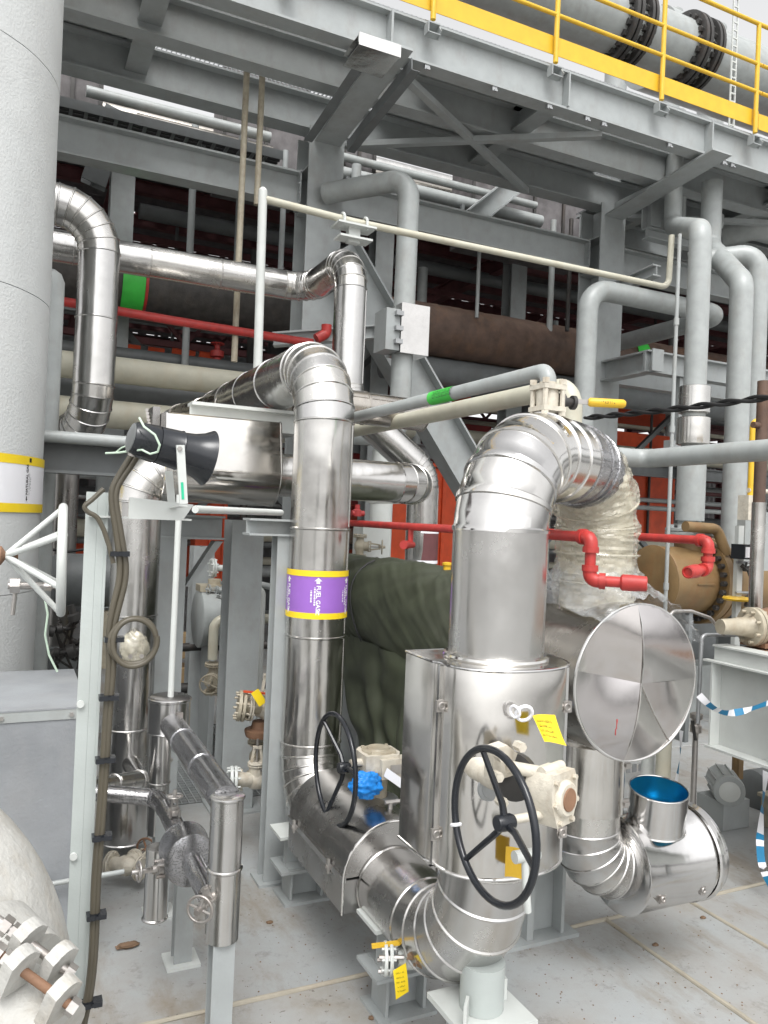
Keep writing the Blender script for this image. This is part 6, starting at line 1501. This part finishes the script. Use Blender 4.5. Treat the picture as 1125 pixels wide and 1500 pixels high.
q = at(972, 1110, Y=4.4); single(G().cyl((q.x, 4.4, 0), (q.x, 4.4, 1.2), .055, n=18), 'cream_post', 'cream_pipe', 'cream round post behind the right rim of the drum', 'post')
q = at(958, 1110, Y=4.6); single(G().cyl((q.x-.06, 4.6, 0), (q.x-.06, 4.6, 1.3), .05, n=18), 'white_post', 'white_paint', 'white round post behind the drum next to the cream one', 'post')
q = at(945, 1100, Y=5.2); g = G()
for k in range(6):
    for j in range(8): g.box((q.x-.2+k*.07, 5.2, .1+j*.1), (q.x-.16+k*.07, 5.21, .17+j*.1))
single(g, 'perforated_screen', 'galv', 'perforated metal screen behind the drum', 'screen', smooth=0)
# white instrument stand with black gauge box
iy = 4.6; iq = at(1080, 860, Y=iy)
st = thing('instrument_stand', 'white post with a black gauge box and small tubing, right of the tan exchanger', 'instrument', (iq.x, iy, 0))
z0i, z1i = at(1072, 950, Y=iy).z, at(1084, 770, Y=iy).z
G().box((iq.x-.03, iy-.02, zs_-.3), (iq.x+.03, iy+.02, z1i)).build('post', 'white_paint', st, smooth=0)
gq_ = at(1088, 808, Y=iy-.08); G().box((gq_.x-.075, iy-.16, gq_.z-.06), (gq_.x+.1, iy-.03, gq_.z+.06)).build('gauge_box', 'black_plastic', st, smooth=0)
G().box((gq_.x-.065, iy-.164, gq_.z-.045), (gq_.x+.02, iy-.1605, gq_.z+.04)).build('gauge_face', 'white_label', st, smooth=0)
for z in (.3, .55, .8): G().cyl((iq.x-.05, iy-.03, z1i-z), (iq.x+.2, iy-.03, z1i-z), .012, n=8).build('tube_run', 'galv', st)
q = at(1079, 877, Y=iy-.05); G().lathe(q, (0, 0, 1), [(-.015, .1), (.0, .11), (.015, .1)], 28).build('yellow_wheel', 'yellow_paint', st)
g = G(); q_ = random.Random(31)
for k in range(14):
    c = at(q_.uniform(1086, 1112), q_.uniform(820, 890), Y=iy-.05); s = q_.uniform(.012, .03)
    g.lathe(c, (q_.uniform(-1, 1), q_.uniform(-1, 0), q_.uniform(-1, 1)), [(0, s), (s, s), (s*1.1, s*.4), (s*3, s*.4)], 8)
g.build('small_fittings', 'dark_steel', st, kind='stuff')
G().torus(at(1108, 832, Y=iy-.05), (.4, -1, 0), .05, .007, 24, 6).build('tube_coil', 'dark_steel', st)
q = at(1093, 792, Y=5.6); single(G().box((q.x-.02, 5.6, q.z-.3), (q.x+.35, 5.7, q.z+.3)), 'instrument_cabinet', 'grey_pipe', 'grey panel behind the black gauge box', 'panel', smooth=0)
# motor and clutter under the skid
mq = at(1062, 1148, Y=4.25)
mo = thing('motor', 'small white finned motor on the floor under the skid', 'motor', (mq.x, 4.25, mq.z-.15))
G().lathe((mq.x-.12, 4.1, mq.z), (.6, .8, 0), [(0, .07), (.01, .11), (.04, .115), (.045, .1), (.35, .1), (.37, .06)], 28).build('casing', 'grey_pipe', mo)
G().lathe((mq.x-.13, 4.09, mq.z), (.6, .8, 0), [(0, .05), (.012, .075)], 24).build('fan_cover', 'white_paint', mo)
for k in range(10): a_ = 2*PI*k/10; G().obox(V((mq.x-.12, 4.1, mq.z))+V((.6, .8, 0))*.2+(V((.8, -.6, 0))*math.cos(a_)+V((0, 0, 1))*math.sin(a_))*.105, ((.6, .8, 0), V((.8, -.6, 0))*math.cos(a_)+V((0, 0, 1))*math.sin(a_), V((.8, -.6, 0))*-math.sin(a_)+V((0, 0, 1))*math.cos(a_)), (.14, .01, .003)).build('fin', 'grey_pipe', mo, smooth=0)
G().box((mq.x-.12, 4.15, .003), (mq.x+.15, 4.4, mq.z-.1)).build('foot', 'grey_paint', mo, smooth=0)
dk = at(1112, 1158, Y=4.45); single(G().lathe((dk.x-.1, 4.45, dk.z), (1, 0, 0), [(0, .12), (.03, .17), (.5, .17), (.53, .1)], 28).box((dk.x-.05, 4.36, .003), (dk.x+.4, 4.55, dk.z-.14)), 'dark_motor', 'grey_dark', 'dark grey machine drum under the skid beside the white motor', 'machine')
single(G().box((dk.x-.35, 3.95, 0.002), (dk.x+.1, 4.15, .22)).box((dk.x-.37, 3.93, .22), (dk.x+.12, 4.17, .245)), 'beige_box', 'valve_beige', 'beige box on the floor at the right edge', 'box', smooth=0)
for i, (px, Y, h) in enumerate(((1075, 4.35, .75),)):
    q = at(px, 1200, Y=Y); single(G().cyl((q.x, Y, 0), (q.x, Y, h), .03, n=12).box((q.x-.02, Y-.045, .3), (q.x+.03, Y-.03, h)), 'drain_tube', 'brown_vessel', 'tan drain tube standing under the skid', 'tube')
single(G().tube([at(*p, Y=4.3) for p in ((1040, 1215), (1065, 1190), (1090, 1195), (1105, 1215), (1125, 1205))], .012, 8), 'black_cable', 'black_rubber', 'black cable lying under the skid', 'cable')
kq = at(1075, 1170, Y=6.4); 
single(G().box((kq.x-1.5, 6.9, .0), (kq.x+3, 7.2, .55)).box((kq.x-1.5, 6.88, .55), (kq.x+3, 7.22, .6)), 'low_wall', 'grey_pipe', 'low pale kerb wall behind the skid at the right', 'wall', smooth=0)
single(G().box((kq.x-1.3, 7.5, .3), (kq.x+4, 8.2, 1.3)), 'dark_tank', 'grey_dark', 'dark tank in the shade behind the skid', 'tank', smooth=0)
# blue and white barrier tape: along the skid and hanging down
def tape(pts, lab, w_=.035):
    t = thing('barrier_tape', lab, 'barrier tape', pts[-1])
    P, _ = arc_path(pts, .5, 6); L = 0; k = 0
    Q = [P[0]]
    for i in range(1, len(P)):
        n2 = max(1, int((P[i]-P[i-1]).length/.035))
        for j in range(1, n2+1): Q.append(P[i-1].lerp(P[i], j/n2))
    for i0 in range(0, len(Q)-1, 3):
        seg_ = Q[i0:min(i0+4, len(Q))]
        g = G(); o = len(g.v)
        for i, p in enumerate(seg_):
            a_ = .9*math.sin((i0+i)*.22); d = (seg_[min(i+1, len(seg_)-1)]-seg_[max(i-1, 0)]).normalized(); s1, s2 = frame(d)
            e = s1*math.sin(a_)+s2*math.cos(a_); g.v += [p-e*w_, p+e*w_]
        for i in range(len(seg_)-1): g.f.append((2*i, 2*i+1, 2*i+3, 2*i+2))
        g.build('blue_stripe' if (i0//3) % 2 else 'white_stripe', 'blue_tape' if (i0//3) % 2 else 'white_label', t)
    return t
tape([at(1024, 1018, X=3.95), at(1040, 1035, X=4.0), at(1062, 1046, X=4.1), at(1090, 1042, X=4.2), at(1130, 1028, X=4.22)], 'blue and white barrier tape sagging in front of the white skid', .022)
tape([at(1122, 1130, X=4.2), at(1117, 1180, X=4.2), at(1113, 1230, X=4.2), at(1115, 1270, X=4.2), at(1130, 1300, X=4.2)], 'blue and white barrier tape hanging down at the right edge', .022)
tape([at(998, 1070, Y=4.2), at(996, 1110, Y=4.2), at(990, 1150, Y=4.2)], 'blue and white tape end hanging behind the round drum', .02)
single(G().box((4.62, 2.85, 0), (4.7, 2.93, 1.3)), 'edge_post', 'grey_dark', 'dark grey post at the right edge in front of the skid', 'post', smooth=0)
